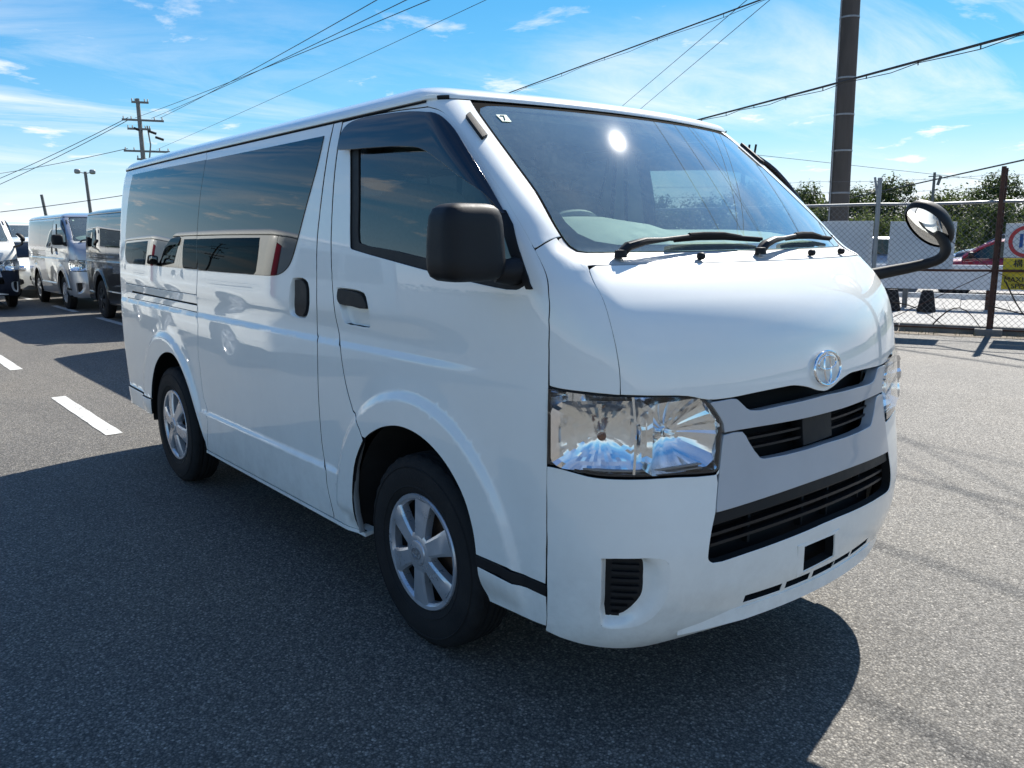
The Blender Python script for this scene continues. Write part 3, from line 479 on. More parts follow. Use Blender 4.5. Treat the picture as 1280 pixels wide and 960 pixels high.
def ringpts(xc, rs, zmin=.36):
    A = [np.arange(0, math.pi*2, .028/r_) for r_ in rs]
    x = np.concatenate([xc+r_*np.cos(a) for r_, a in zip(rs, A)]); z = np.concatenate([.335+r_*np.sin(a) for r_, a in zip(rs, A)])
    k = z > zmin; x = x[k]; z = z[k]; xs = XFS(z)-C_(z)-RX_(z); xe = XR(z)+RRX+CR
    k = x < xs; return np.stack([u2s(2+(x[k]-xs[k])/(xe[k]-xs[k])), z[k]], 1)
def resamp(l, n):
    q = np.vstack([l, l[:1]]); d = np.concatenate([[0], np.cumsum(np.linalg.norm(np.diff(q, axis=0), axis=1))]); t = np.linspace(0, d[-1], n, endpoint=False)
    return np.stack([np.interp(t, d, q[:, 0]), np.interp(t, d, q[:, 1])], 1)
def recess(name, outer, inner, d0, d1, mats, parent, n=56, steps=5, mirror=False, rnd=True):
    """scooped ring from an outer loop on the skin to an inner loop at depth d1"""
    A0, B0 = dens(loop_sz(outer), .002), dens(loop_sz(inner), .002); c = (B0.max(0)+B0.min(0))/2; rows = []
    def byang(L, th):
        an = np.arctan2(L[:, 1]-c[1], L[:, 0]-c[0]); i = np.abs((an[None, :]-th[:, None]+math.pi) % (2*math.pi)-math.pi).argmin(1); return L[i]
    th = np.arctan2(*(resamp(loop_sz(inner), n)-c).T[::-1]); a = byang(A0, th); b = byang(B0, th)
    for k in range(steps+1):
        t = k/steps; tt = t*t*(3-2*t) if rnd else t
        q = a+(b-a)*t; u = s2u(q[:, 0]); rows.append(S(u, q[:, 1])+N(u, q[:, 1])*(d0+(d1-d0)*tt))
    V = np.vstack(rows); F = []
    for k in range(steps):
        for i in range(n): j = (i+1) % n; F.append((k*n+i, k*n+j, (k+1)*n+j, (k+1)*n+i))
    if mirror: V = V*[1, -1, 1]
    o = mk(name, V, F, mats, parent, None, True)
    bm = bmesh.new(); bm.from_mesh(o.data); bmesh.ops.recalc_face_normals(bm, faces=bm.faces[:]); bm.to_mesh(o.data); bm.free()
    return o
def ubar(mb, u0, u1, z, h, d0, d1, n=40, mi=0, zf=None, fade=0):
    """solid bar following the skin from u0 to u1 at height z, from depth d0 to d1"""
    us = np.linspace(u0, u1, n); zs = np.array([zf(u) for u in us]) if zf else np.full(n, float(z))
    P = S(us, zs); n_ = N(us, zs); V = np.zeros((n, 4, 3))
    fd = np.minimum(1, np.minimum(np.abs(us-u0), np.abs(us-u1))/fade)[:, None] if fade else 1.0
    for i, (dz, d) in enumerate(((-h/2, d0), (h/2, d0), (h/2, d1), (-h/2, d1))): V[:, i] = P+n_*(d if d < 0 else (d+.003)*fd-.003)+np.array([0, 0, dz])
    V = V.reshape(-1, 3)
    F = [(0, 1, 2, 3), tuple((n-1)*4+i for i in (3, 2, 1, 0))]
    for k in range(n-1):
        for i in range(4): j = (i+1) % 4; F.append((k*4+i, k*4+j, (k+1)*4+j, (k+1)*4+i))
    mb.add(V, F, mi); return mb
def sym(half):
    """half loop (u>=0, from top centre to bottom centre) mirrored to a closed loop"""
    h = [(max(u, 0.), z) for u, z in half]
    if h[0][0] > 1e-3: h = [(0., h[0][1])]+h
    if h[-1][0] > 1e-3: h = h+[(0., h[-1][1])]
    return h+[(-u, z) for u, z in h[-2:0:-1]]
def uz_rect(u0, u1, z0, z1): return [(u0, z0), (u1, z0), (u1, z1), (u0, z1)]
def zcol(u, z0, z1, n=12): return [(u, z0+(z1-z0)*i/n) for i in range(n+1)]
def superbox(c, d, e=.4, n=10, taper=None):
    """rounded box as one closed quad mesh"""
    V = []; idx = {}; F = []
    def key(p):
        k = tuple(round(q, 5) for q in p)
        if k not in idx:
            idx[k] = len(V); q = np.array(p); l = (np.abs(q)**(2/e)).sum()**(e/2); q = q/l
            if taper: q = taper(q)
            V.append((c[0]+q[0]*d[0]/2, c[1]+q[1]*d[1]/2, c[2]+q[2]*d[2]/2))
        return idx[k]
    L = [math.tan(R(45)*(2*i/n-1)) for i in range(n+1)]
    for ax in range(3):
        for sg in (-1, 1):
            for i in range(n):
                for j in range(n):
                    q = []
                    for a, b in ((i, j), (i+1, j), (i+1, j+1), (i, j+1)):
                        p = [0, 0, 0]; p[ax] = sg; p[(ax+1) % 3] = L[a]; p[(ax+2) % 3] = L[b]; q.append(key(p))
                    F.append(tuple(q if sg > 0 else q[::-1]))
    return V, F

# ------------------------------------------------------------------ the van
GUT = 1.829
def uew(z): return .938+.034*float(sstep(1.56, 1.40, z))     # side edge of the windscreen
def ecol(d, z0, z1, n=12): return [(uew(z0+(z1-z0)*i/n)+d, z0+(z1-z0)*i/n) for i in range(n+1)]
AR = (.44, .47, .50, .515, .53, .545, .56, .575, .59); SHZ = (1.0, 1.012, 1.024, 1.036, 1.05, 1.065); SLZ = (.490, .498, .506, .514, .522, .530)
def top(pts): return [(u, min(z, GUT)) for u, z in pts]
def build_wheel(parent, x, side, cover='wheel_silver', spin=0):
    y = side*.735; zc_ = .339
    sg = side   # outward direction along y
    m = MB(); m.lathe([(.205, sg*.085), (.192, sg*.06), (.185, sg*-.05), (.06, sg*-.02), (.0, sg*-.02)], 40, 'y')
    m.lathe([(.0, sg*.03), (.12, sg*.03), (.12, sg*.0)], 24, 'y', mi=1)
    wh = m.build('wheel', ['underbody', 'brake_rust'], parent, True); wh.location = (x, y, zc_)
    t = MB(); r0, w_ = .339, .0975
    pr = [(.200, .070), (.203, .080), (.215, .089), (.235, .095), (.262, .0975), (.290, .096), (.312, .0905), (.326, .083), (.3335, .074), (.3375, .066)]
    tread = []
    for yy in np.linspace(.066, -.066, 23):
        gr = any(abs(abs(yy)-q) < .0045 for q in (.012, .042)); tread.append((.331 if gr else .339-.0035*(yy/.066)**2, yy))
    prof = [(r, q) for r, q in pr]+tread+[(r, -q) for r, q in pr[::-1]]
    n = 96
    t.lathe([(r, (h if h > 0 else h*.72)*sg) for r, h in prof], n, 'y')
    # shoulder sipes: pull every fourth column of the shoulder rows in
    for i, (r, h) in enumerate(prof):
        if abs(h) > .060 and r > .320:
            for j in range(0, n, 3):
                k = i*n+j; v = Vector(t.v[k]); l = math.hypot(v.x, v.z); q = (l-.005)/l; t.v[k] = (v.x*q, v.y, v.z*q)
    # raised sidewall ribs
    t.lathe([(.228, sg*.0935), (.231, sg*.0962), (.234, sg*.0948)], 64, 'y'); t.lathe([(.296, sg*.0955), (.299, sg*.0975), (.302, sg*.0942)], 64, 'y')
    t.build('tyre', ['tyre'], wh, True, 50)
    c = MB(); y0 = .086
    c.lathe([(.203, sg*.074), (.2055, sg*.084), (.202, sg*.0895), (.190, sg*.088), (.181, sg*.078), (.181, sg*.05)], 56, 'y')
    c.lathe([(.0, sg*.106), (.036, sg*.105), (.042, sg*.1035), (.0445, sg*.100), (.060, sg*.099), (.072, sg*.094), (.074, sg*.07)], 40, 'y')
    for k in range(6):
        a = R(90+60*k+spin); ca, sa = math.cos(a), math.sin(a)
        def P(rad, tw, h): return Vector((rad*ca-tw*sa, sg*h, rad*sa+tw*ca))
        rows = []
        for rad, wd, h in ((.055, .030, .0985), (.09, .032, .0975), (.13, .037, .0945), (.165, .043, .0905), (.188, .047, .0885)):
            rows.append([P(rad, -wd, h-.034), P(rad, -wd, h-.006), P(rad, -wd*.72, h), P(rad, wd*.72, h), P(rad, wd, h-.006), P(rad, wd, h-.034)])
        V = [p for r_ in rows for p in r_]; F = []
        for i in range(len(rows)-1):
            for j in range(5): F.append((i*6+j, i*6+j+1, (i+1)*6+j+1, (i+1)*6+j))
        c.add(V, F)
    cv = c.build('wheel_cover', [cover], wh, True, 28)
    e = MB()
    for rx, rz, oz in ((.026, .019, 0), (.017, .008, .006), (.0075, .016, 0)):
        e.tube([(rx*math.cos(q), sg*.106, oz+rz*math.sin(q)) for q in np.linspace(0, 2*math.pi, 28, endpoint=False)], .0022, 5, closed=True)
    e.build('emblem', ['lamp_grey'], wh, True)
    return wh
def build_van(loc=(0, 0, 0)):
    V = empty('van', loc)
    for mir in (False, True):
        # --- front door
        outer = T['door_front']+T['door_bottom'][1:]+T['arch_front'][1:-1]+T['door_rear']+T['door_top'][1:-1]
        d = panel('front_door', top(outer), ['paint_white', 'rubber'], V, [T['door_win'][:-1], T['front_cup'][:-1]], mirror=mir, grid=.030, gap=.0048, rows=np.vstack([ringpts(0, AR), zr(SHZ, 1.0, 2.2)]))
        panel('window_frame', T['door_win'][:-1], ['black_plastic', 'rubber'], d, [T['door_glass'][:-1]], off=-.006, gap=-.004, flange=.02, mirror=mir, grid=.05)
        panel('door_glass', T['door_glass'][:-1], ['glass_door', 'rubber'], d, off=-.011, gap=-.006, flange=0, mirror=mir, grid=.05)
        vis = T['visor_out']+T['visor_in'][:-1]
        panel('rain_visor', vis, ['visor_tint', 'visor_tint'], d, off=.004, gap=0, flange=.012, mirror=mir, grid=.03,
              bulge=lambda s, z: .034*np.clip((1.83-z)/.16, 0, 1)*sstep(1.44, 1.66, z)+.003)
        recess('handle_cup', T['front_cup'][:-1], [(a*.86+.14*2.2305, b*.90+.10*1.095) for a, b in T['front_cup'][:-1]], 0, -.022, 'paint_white', d, mirror=mir)
        panel('handle_cup_floor', [(a*.86+.14*2.2305, b*.90+.10*1.095) for a, b in T['front_cup'][:-1]], ['paint_white', 'rubber'], d, off=-.022, gap=-.002, flange=0, mirror=mir, grid=.02)
        panel('door_handle', T['front_handle'][:-1], ['black_plastic', 'black_plastic'], d, off=.006, gap=0, flange=.03, mirror=mir, grid=.015)
        panel('inner_trim', uz_rect(1.98, 2.27, .80, 1.245), ['trim_grey', 'trim_grey'], d, off=-.06, gap=0, mirror=mir, grid=.06)
        dt = T['door_top']; panel('roof_rail', [(dt[0][0], 1.8335)]+dt+[(dt[-1][0], 1.8335)], ['paint_white', 'rubber'], V, off=-.002, mirror=mir, grid=.03, gap=.003)
        # --- pillar between the doors, running down behind the wheel
        sf = T['slide_front']; dr = T['door_rear']; ar = T['arch_front_rear']
        sill_z = .302
        bp = [(sf[0][0], GUT)]+sf+[(sf[-1][0], sill_z)]+[(T['sill'][2][0], sill_z)]+ar[::-1][1:]+dr[:-1]+[(dr[-1][0], GUT)]
        panel('door_pillar', top(bp), ['paint_white', 'rubber'], V, mirror=mir, grid=.03, gap=.0048, rows=np.vstack([ringpts(0, AR), zr(SHZ, 1.4, 2.6, .02), zr(SLZ, 1.4, 2.6, .02)]))
        # --- sliding door
        sr = T['slide_rear']
        so = [(sr[0][0], GUT)]+[(sf[0][0], GUT)]+sf+[(sf[-1][0], sill_z)]+[(T['sill'][0][0], sill_z)]+sr[::-1]
        seam = lambda z: float(np.interp(z, [p[1] for p in sr[::-1]], [p[0] for p in sr[::-1]]))
        win = T['slide_win_right']+T['slide_win_left'][1:]
        sdr = panel('sliding_door', top(so), ['paint_white', 'rubber'], V, [win, T['slide_cup'][:-1]], mirror=mir, grid=.034, gap=.0048, rows=np.vstack([ringpts(WB, AR), zr(SHZ, 1.4, 4.2), zr(SLZ, 1.4, 4.2)]))
        panel('side_window', T['slide_win_right']+[(seam(z)-.0014, z) for u, z in T['slide_win_left'][1:-1]]+[(seam(T['slide_win_left'][-1][1])-.0014, T['slide_win_left'][-1][1])], ['glass_privacy', 'rubber'], sdr, off=.0035, gap=-.002, flange=.006, mirror=mir, grid=.05)
        cx = np.mean([p[0] for p in T['slide_cup'][:-1]]); cz = np.mean([p[1] for p in T['slide_cup'][:-1]])
        inn = [(cx+(a-cx)*.72, cz+(b-cz)*.86) for a, b in T['slide_cup'][:-1]]
        recess('handle_cup', T['slide_cup'][:-1], inn, 0, -.028, 'paint_white', sdr, mirror=mir)
        panel('handle_cup_floor', inn, ['void', 'void'], sdr, off=-.028, gap=-.002, flange=0, mirror=mir, grid=.02)
        panel('door_handle', T['slide_handle'][:-1], ['black_plastic', 'black_plastic'], sdr, off=.002, gap=0, flange=.03, mirror=mir, grid=.015)
        # --- rear quarter
        ra = T['arch_rear']; RE = 3.62
        i0 = min(range(len(ra)), key=lambda i: abs(ra[i][1]-.455) + (0 if i < 12 else 9))
        qo = [(sr[0][0], GUT)]+sr[:]+[(T['sill'][0][0], .302)]+[(ra[-1][0]+.002, .306)]+ra[::-1][1:len(ra)-i0]+[(ra[i0][0], .447), (3.0, .447), (3.3, .447), (RE, .447)]+zcol(RE, .447, GUT, 14)[1:]+[(3.0, GUT)]
        qwin = T['quart_win']+T['quart_win_right'][1:]
        rl = T['rail'][:-1]
        q = panel('quarter_panel', top(qo), ['paint_white', 'rubber'], V, [qwin, rl], mirror=mir, grid=.034, gap=.0035, rows=np.vstack([ringpts(WB, AR), zr(SHZ, 2.9, 5.2), zr(SLZ, 2.9, 4.0)]))
        panel('quarter_window', T['quart_win'][:-1]+[(seam(z)+.0014, z) for u, z in [T['quart_win'][-1]]+T['quart_win_right'][1:]], ['glass_privacy', 'rubber'], q, off=.0035, gap=-.002, flange=.006, mirror=mir, grid=.05)
        slot = T['rail_slot']
        panel('rail_cover', rl, ['paint_white', 'rubber'], q, [slot], off=.0005, gap=.006, mirror=mir, grid=.03)
        panel('rail_slot', slot, ['void', 'void'], q, off=-.012, gap=-.004, flange=0, mirror=mir, grid=.03)
        # --- A pillar, wing beside the bonnet, lower pieces
        df = T['door_front']; bs = T['base_seam']; ce = T['cowl_edge']
        kA = min(range(len(df)), key=lambda i: abs(df[i][1]-bs[0][1]))
        zb = bs[-1][1]; ub = .948
        ap = [(uew(1.83)+.010, 1.8335), (1.3, 1.8335), (1.6, 1.8335), (df[0][0], 1.8335)]+df[:kA]+bs[:-1]+ecol(.010, zb, 1.8335, 16)[:-1]
        panel('windscreen_pillar', ap, ['paint_white', 'rubber'], V, mirror=mir, grid=.025)
        lt = T['lamp_top']; hl = T['hood_left']
        kL = min(range(len(df)), key=lambda i: abs(df[i][1]-lt[0][1]))
        wing = bs[:1]+df[kA:kL]+[(df[kL][0], lt[0][1])]+lt[1:]+hl[::-1][1:]+ce[::-1][1:]+bs[::-1][1:-1]
        panel('front_wing', wing, ['paint_white', 'rubber'], V, mirror=mir, grid=.025)
        panel('side_moulding', T['strip'], ['black_plastic', 'black_plastic'], V, off=.001, gap=.001, mirror=mir, grid=.03)
        panel('wheel_arch_lower', T['lower_side'][:-1], ['paint_white', 'rubber'], V, mirror=mir, grid=.03)
        # rear bumper
        rbm = [(ra[i0][0], .443)]+[p for p in ra[:i0][::-1] if p[1] > .34]+[(ra[0][0]+.008, .335), (3.0, .33), (3.4, .30), (4, .29), (5, .28)]+[(5, .443), (4, .443), (3.4, .443), (3.0, .443)]
        panel('rear_bumper', rbm, ['paint_white', 'rubber'], V, off=.004, mirror=mir, grid=.04)
        # tail lamp and tailgate half
        tl = [(RE, .80), (RE, 1.75), (3.9, 1.72), (3.95, .82)]
        tg = [(RE, GUT), (RE, 1.755), (3.905, 1.725), (3.955, .815), (RE, .795), (RE, .447), (4, .447), (5, .447), (5, GUT), (4, GUT)]
        tgp = panel('tailgate', tg, ['paint_white', 'rubber'], V, [[(4.2, 1.28), (4.97, 1.28), (4.97, 1.74), (4.25, 1.74)]], mirror=mir, grid=.05)
        panel('rear_window', [(4.2, 1.28), (4.97, 1.28), (4.97, 1.74), (4.25, 1.74)], ['glass_privacy', 'rubber'], tgp, off=-.004, gap=.001, mirror=mir, grid=.08)
        panel('tail_light', tl, ['paint_red', 'rubber'], V, off=.006, mirror=mir, grid=.05)
        # --- headlight
        lp = T['lamp']; hb = MB()
        us = np.array([p[0] for p in lp]); cxl, czl = us.mean(), .885
        lz = loop_sz(lp); inner = shrink(lz, .004); inn = [(float(s2u(a)), float(b)) for a, b in inner]
        h = panel('headlight', lp, ['black_plastic', 'black_plastic'], V, [inn], off=-.003, gap=.002, flange=.05, mirror=mir, grid=.03)
        dome = lambda s, z: .006*np.sqrt(np.clip(np.minimum(1, (z-.765)/.05)*np.minimum(1, (1.02-z)/.05), 0, 1))
        panel('lens', lp, ['lens', 'lens'], h, off=.002, gap=.0048, flange=0, mirror=mir, grid=.02, bulge=dome)
        back = [(float(s2u(a)), float(b)) for a, b in shrink(lz, .004)]
        panel('housing', back, ['reflector', 'reflector'], h, off=-.075, gap=0, flange=0, mirror=mir, grid=.03)
        recess('inner_wall', inn, [(float(s2u(a)), float(b)) for a, b in shrink(lz, .013)], -.004, -.075, 'reflector', h, mirror=mir, steps=3, rnd=False)
        # main beam bowl with fluted facets and a capped bulb
        bu, bz = .90, .880
        n0 = Vector(N(np.array([bu]), np.array([bz]))[0]); p0 = Vector(S(np.array([bu]), np.array([bz]))[0])
        ax = (n0+Vector((.55, 0, -.05))).normalized(); e1 = Vector((0, 0, 1)).cross(ax).normalized(); e2 = ax.cross(e1)
        bm_ = MB(); rows = []; nn = 60
        for k in range(9):
            q = k/8; r_ = .018+.118*q
            row = []
            for j in range(nn):
                a = 2*math.pi*j/nn; fl = (1 if (j//3) % 2 else -1)*(.0028 if math.sin(2*math.pi*j/nn) > -.2 else .0014)*q
                # squarish rim
                sq = 1/max(abs(math.cos(a)), abs(math.sin(a))) ; rr = r_*(1+(min(sq, 1.22)-1)*q*.9)
                x = rr*math.cos(a)*.98; y = rr*math.sin(a)*.72
                row.append(p0+e1*x+e2*y+ax*(-.068+.062*q**1.7+fl))
            rows.append(row)
        Vv = [p for r_ in rows for p in r_]; Ff = [(i*nn+j, i*nn+(j+1) % nn, (i+1)*nn+(j+1) % nn, (i+1)*nn+j) for i in range(8) for j in range(nn)]
        bm_.add(Vv, Ff); bm_.build('reflector_bowl', ['reflector'], h, True, 12, mirror=mir)
        bb = MB(); bb.tube([p0-ax*.066, p0-ax*.030, p0-ax*.024], [.011, .011, .008], 14); bb.build('bulb', ['chrome'], h, True, mirror=mir)
        # indicator compartment: ribbed reflector and amber bulbs
        iu, iz = 1.42, .888; pn = Vector(N(np.array([iu]), np.array([iz]))[0]); pp = Vector(S(np.array([iu]), np.array([iz]))[0])
        ax = (pn+Vector((.25, 0, -.02))).normalized(); e1 = Vector((0, 0, 1)).cross(ax).normalized(); e2 = ax.cross(e1)
        im = MB(); rows = []; nn = 64
        for k in range(10):
            q = k/9; row = []
            for j in range(nn):
                a = 2*math.pi*j/nn; rr = .012+.125*q; x = rr*math.cos(a); sq = 1/max(abs(math.cos(a)), abs(math.sin(a))); f_ = 1+(min(sq, 1.25)-1)*q
                fl = (1 if (int(200+x*f_/.012)) % 2 else -1)*.0022*q
                row.append(pp+e1*x*f_*.98+e2*rr*math.sin(a)*f_*.68+ax*(-.055+.030*q**1.8+fl))
            rows.append(row)
        im.add([p for r_ in rows for p in r_], [(i*nn+j, i*nn+(j+1) % nn, (i+1)*nn+(j+1) % nn, (i+1)*nn+j) for i in range(9) for j in range(nn)]); im.build('indicator_reflector', ['reflector'], h, True, 14, mirror=mir)
        ab = MB(); ab.tube([pp-ax*.058, pp-ax*.030, pp-ax*.018, pp-ax*.012], [.010, .013, .012, .006], 14); ab.build('indicator_bulb', ['amber'], h, True, mirror=mir)
        for k in range(4):
            lr = MB(); lr.add(*_strip([(1.80+.022*k, .81), (1.80+.022*k, .89), (1.80+.022*k, .985)], -.022, -.006, .0022)); lr.build('lens_rib', ['lens'], h, mirror=mir)
        dv = MB(); dv.add(*_strip(T['lamp_split'], -.060, -.008, .007)); dv.build('divider', ['reflector'], h, True, mirror=mir)
        for k, zz_ in enumerate((.787, .797)):
            lb = MB(); ubar(lb, .80, 1.78, zz_, .004, -.03, -.014, 30); lb.build('lower_trim', ['lamp_grey'], h, mirror=mir)
    # --- bonnet
    hood = sym([(0, 1.3315)]+[(u, 1.3315) for u in np.linspace(.05, .97, 20)]+T['hood_left'][1:]+T['hood_bottom'][1:])
    panel('bonnet', hood, ['paint_white', 'rubber'], V, grid=.028)
    em = MB(); u0, z0 = np.array([0.]), np.array([1.011]); pe = Vector(S(u0, z0)[0]); ne = Vector(N(u0, z0)[0]); ey = Vector((0, 1, 0)); ez = ne.cross(ey)*-1
    if ez.z < 0: ez = -ez
    for rx, rz, oz, tr in ((.073, .0505, 0, .0044), (.049, .0205, .017, .0032), (.0185, .045, .0, .0032)):
        em.tube([pe+ne*.008+ey*rx*math.cos(q)+ez*(oz+rz*math.sin(q)) for q in np.linspace(0, 2*math.pi, 48, endpoint=False)], tr, 8, closed=True)
    em.build('emblem', ['chrome'], V, True)
    # --- bumper with grille and fog openings
    gl = T['garn_left']; gb = T['grille_bottom']
    bt = T['bumper_top']
    kk = min(range(len(gl)), key=lambda i: abs(gl[i][1]-bt[-1][1]))
    side = T['bumper_side']
    bot = [(0, .292), (.4, .290), (.8, .284), (1.1, .272), (1.3, .270), (1.5, .274), (1.7, .283), (side[0][0], .292)]
    lb_ = sorted([p for p in T['lamp'] if p[1] < .81], key=lambda p: p[0])
    half_top = [(gl[kk+1][0], bt[-1][1])]+[(u, z-.0045) for u, z in lb_[1:-1]]+[(side[-1][0], lb_[-1][1]-.0045)]                      # from garnish to the outside edge
    path = gb[::-1]+gl[kk+1:-1][::-1]+half_top+side[::-1][1:-1]+bot[::-1]
    out_loop = sym(path)
    fo = T['fog_out'][:-1]; fi = T['fog'][:-1]
    ms = lambda L: [(-u, z) for u, z in L]
    sl = T['slot']
    slots = []
    for a, b in ((0, 1), (2, 3), (4, 5)):
        u0_, u1_ = sl[a][0], sl[b][0]; slots.append([(u0_, .362), (u1_, .362), (u1_, .389), (u0_, .389)])
    slots += [[(-.10, .366), (-.30, .366), (-.30, .389), (-.10, .389)], [(-.315, .366), (-.56, .366), (-.56, .389), (-.315, .389)]]
    ph = T['plate_hole']
    bp = panel('front_bumper', out_loop, ['paint_white', 'void'], V, [fo, ms(fo), ph]+slots, grid=.024, flange=.03)
    lipm = MB(); ubar(lipm, .93, -.93, .338, .040, -.02, .010, 70, zf=lambda u: .338-.018*abs(u)**3, fade=.35); lipm.build('bumper_lip', ['paint_white'], bp, True, 40)
    for mir in (False, True):
        recess('fog_recess', fo, fi, 0, -.024, 'paint_white', bp, mirror=mir)
        fb = panel('fog_blank', fi, ['black_plastic', 'black_plastic'], bp, off=-.025, gap=-.004, flange=0, mirror=mir, grid=.02)
        us = [p[0] for p in fi]; fr = MB()
        for k in range(8):
            zk = .388+.021*k; hit = []
            for (ua, za), (ub2, zb2) in zip(fi, fi[1:]+fi[:1]):
                if (za-zk)*(zb2-zk) < 0: hit.append(ua+(ub2-ua)*(zk-za)/(zb2-za))
            if len(hit) > 1: ubar(fr, min(hit)+.03, max(hit)-.045, zk, .008, -.025, -.014, 10)
        fr.build('fog_rib', ['black_plastic'], bp, mirror=mir)
    # number plate bracket
    br = MB(); br.add(*_plate(T['plate_hole'], .0025)); br.build('plate_bracket', ['paint_white'], bp)
    wv = MB(); ubar(wv, .86, -.86, .41, .30, -.075, -.10, 40, zf=lambda u: .44); wv.build('bumper_backing', ['void'], bp)
    # --- grille: painted garnish bars, black recess, slats
    gut = T['garn_up_top']; gul = T['garn_up_left']; gub = T['garn_up_bottom']
    gu = sym(gut[::-1]+gul[1:]+gub[1:])
    g1 = panel('grille_garnish', gu, ['garnish', 'garnish'], V, gap=.002, grid=.022, flange=.035, off=.002)
    glo = sym(T['garn_low_top'][::-1]+gl[1:]+T['garn_low_bottom'][1:])
    g2 = panel('grille_garnish', glo, ['garnish', 'garnish'], V, gap=.002, grid=.022, flange=.035, off=.002)
    rb_ = sym([(0, 1.0), (.60, .99), (.78, .96), (.80, .62), (.82, .51), (.78, .505), (.4, .505), (0, .515)])
    panel('grille_backing', rb_, ['void', 'void'], V, off=-.085, gap=0, flange=0, grid=.05)
    for (ua, ub_), zz_ in (((.585, .10), .842), ((.55, .10), .815), ((-.10, -.585), .842), ((-.10, -.55), .815)):
        m = MB(); ubar(m, ua, ub_, zz_, .007, -.055, -.026, 24); m.build('grille_slat', ['grille_black'], V)
    sb_ = panel('grille_sensor_cover', [(.148, .79), (-.10, .795), (-.10, .885), (.148, .882)], ['black_plastic', 'black_plastic'], V, off=-.020, gap=0, flange=.04, grid=.03)
    band = sym(T['garn_low_bottom'][::-1]+T['band_bottom'])
    panel('grille_band', band, ['black_plastic', 'black_plastic'], V, off=-.008, gap=.001, flange=.04, grid=.025)
    for zz_ in (.622, .592, .562):
        m = MB(); ubar(m, .80, -.80, zz_, .009, -.060, -.026, 50, zf=lambda u, q=zz_: q+.022*(1-min(1, abs(u)/.8)**2)); m.build('grille_slat', ['grille_black'], V)
    for uu in (.52, .12, -.12, -.52):
        m = MB(); ubar(m, uu-.008, uu+.008, .59, .11, -.075, -.055, 3); m.build('grille_post', ['grille_black'], V)
    # --- cowl, windscreen, wipers
    ce = T['cowl_edge']; cw = sym([(0, 1.3635), (.5, 1.3635), (.92, 1.3648), (.964, 1.3695), (.978, 1.382), (uew(ce[0][1])+.009, ce[0][1])]+[(u-.004, z) for u, z in ce[1:-1]]+[(.97, 1.3355), (.7, 1.335), (.3, 1.335), (0, 1.335)])
    panel('cowl_panel', cw, ['cowl', 'rubber'], V, off=-.004, gap=.0, flange=.02, grid=.018)
    wt = 1.8215; ue = .938
    wsl = sym([(0, wt), (.5, wt), (.80, wt-.0005), (.88, wt-.004), (.92, wt-.014), (ue, wt-.032)]+ecol(0, wt-.05, 1.40, 14)+[(.968, 1.383), (.955, 1.371), (.92, 1.366), (.5, 1.365), (0, 1.365)])
    ws = panel('windscreen', wsl, ['glass_clear', 'rubber'], V, off=-.002, gap=.001, flange=.006, grid=.035)
    seal_o = sym([(0, 1.832), (.6, 1.832), (.90, 1.832), (.946, 1.831)]+ecol(.008, GUT-.03, 1.40, 14)+[(.974, 1.378), (.962, 1.3675), (.92, 1.3637), (.5, 1.3632), (0, 1.3632)])
    panel('windscreen_seal', seal_o, ['seal', 'rubber'], ws, [wsl], off=-.003, gap=.0012, flange=.01, grid=.05)
    fr_i = sym([(0, 1.808), (.5, 1.808), (.84, 1.806), (.885, 1.79), (.90, 1.75)]+zcol(.908, 1.72, 1.50, 8)+[(.915, 1.45), (.90, 1.418), (.85, 1.396), (.76, 1.386), (.5, 1.385), (0, 1.385)])
    panel('windscreen_band', wsl, ['void', 'void'], ws, [fr_i], off=-.0045, gap=.002, flange=0, grid=.05)
    st = [(.8977, 1.7962), (.8459, 1.7974), (.8447, 1.7732), (.8898, 1.7725)]
    stk = panel('windscreen_sticker', [(a-.03, b-.012) for a, b in st], ['sticker', 'sticker'], ws, off=.0005, gap=0, flange=0, grid=.05)
    sm = MB(); q = lambda a, b: tuple(S(np.array([a]), np.array([b]))[0]+N(np.array([a]), np.array([b]))[0]*.0015)
    for (a, b), (c, d_) in (((.852, 1.780), (.834, 1.780)), ((.834, 1.780), (.842, 1.7655))): sm.tube([q(a, b), q(c, d_)], .0016, 4)
    sm.build('sticker_mark', ['ink'], ws)
    for mir in (False, True):
        pd = panel('pillar_pad', [(1.1227, 1.7651), (.999, 1.7766), (.992, 1.7011), (1.1026, 1.6917)], ['black_plastic', 'black_plastic'], V, off=.012, gap=0, flange=.014, mirror=mir, grid=.02)
    def sp(u, z, d): a = np.array([u]); b = np.array([z]); return Vector(S(a, b)[0]+N(a, b)[0]*d)
    for du in (0, -.76):
        w1 = MB()
        w1.tube([sp(.815+du, 1.349, .012), sp(.79+du, 1.352, .03), sp(.70+du, 1.362, .036), sp(.60+du, 1.372, .030), sp(.42+du, 1.388, .026)], [.018, .017, .014, .009, .006], 10, flat=.8)
        w1.lathe([(.0, .022), (.016, .02), (.018, 0)], 16, 'z', sp(.83+du, 1.345, .004))
        wp = w1.build('wiper', ['black_plastic'], V, True)
        b = MB(); b.tube([sp(.52+du, 1.386, .016), sp(.36+du, 1.394, .014), sp(.19+du, 1.394, .014), sp(-.04+du, 1.383, .016)], .006, 8)
        b.tube([sp(.50+du, 1.384, .010), sp(.36+du, 1.391, .007), sp(.19+du, 1.391, .007), sp(-.03+du, 1.381, .010)], .004, 6)
        b.tube([sp(.43+du, 1.3885, .028), sp(.34+du, 1.3945, .024), sp(.22+du, 1.394, .024), sp(.10+du, 1.390, .016)], .007, 8)
        b.build('wiper_blade', ['rubber'], wp, True)
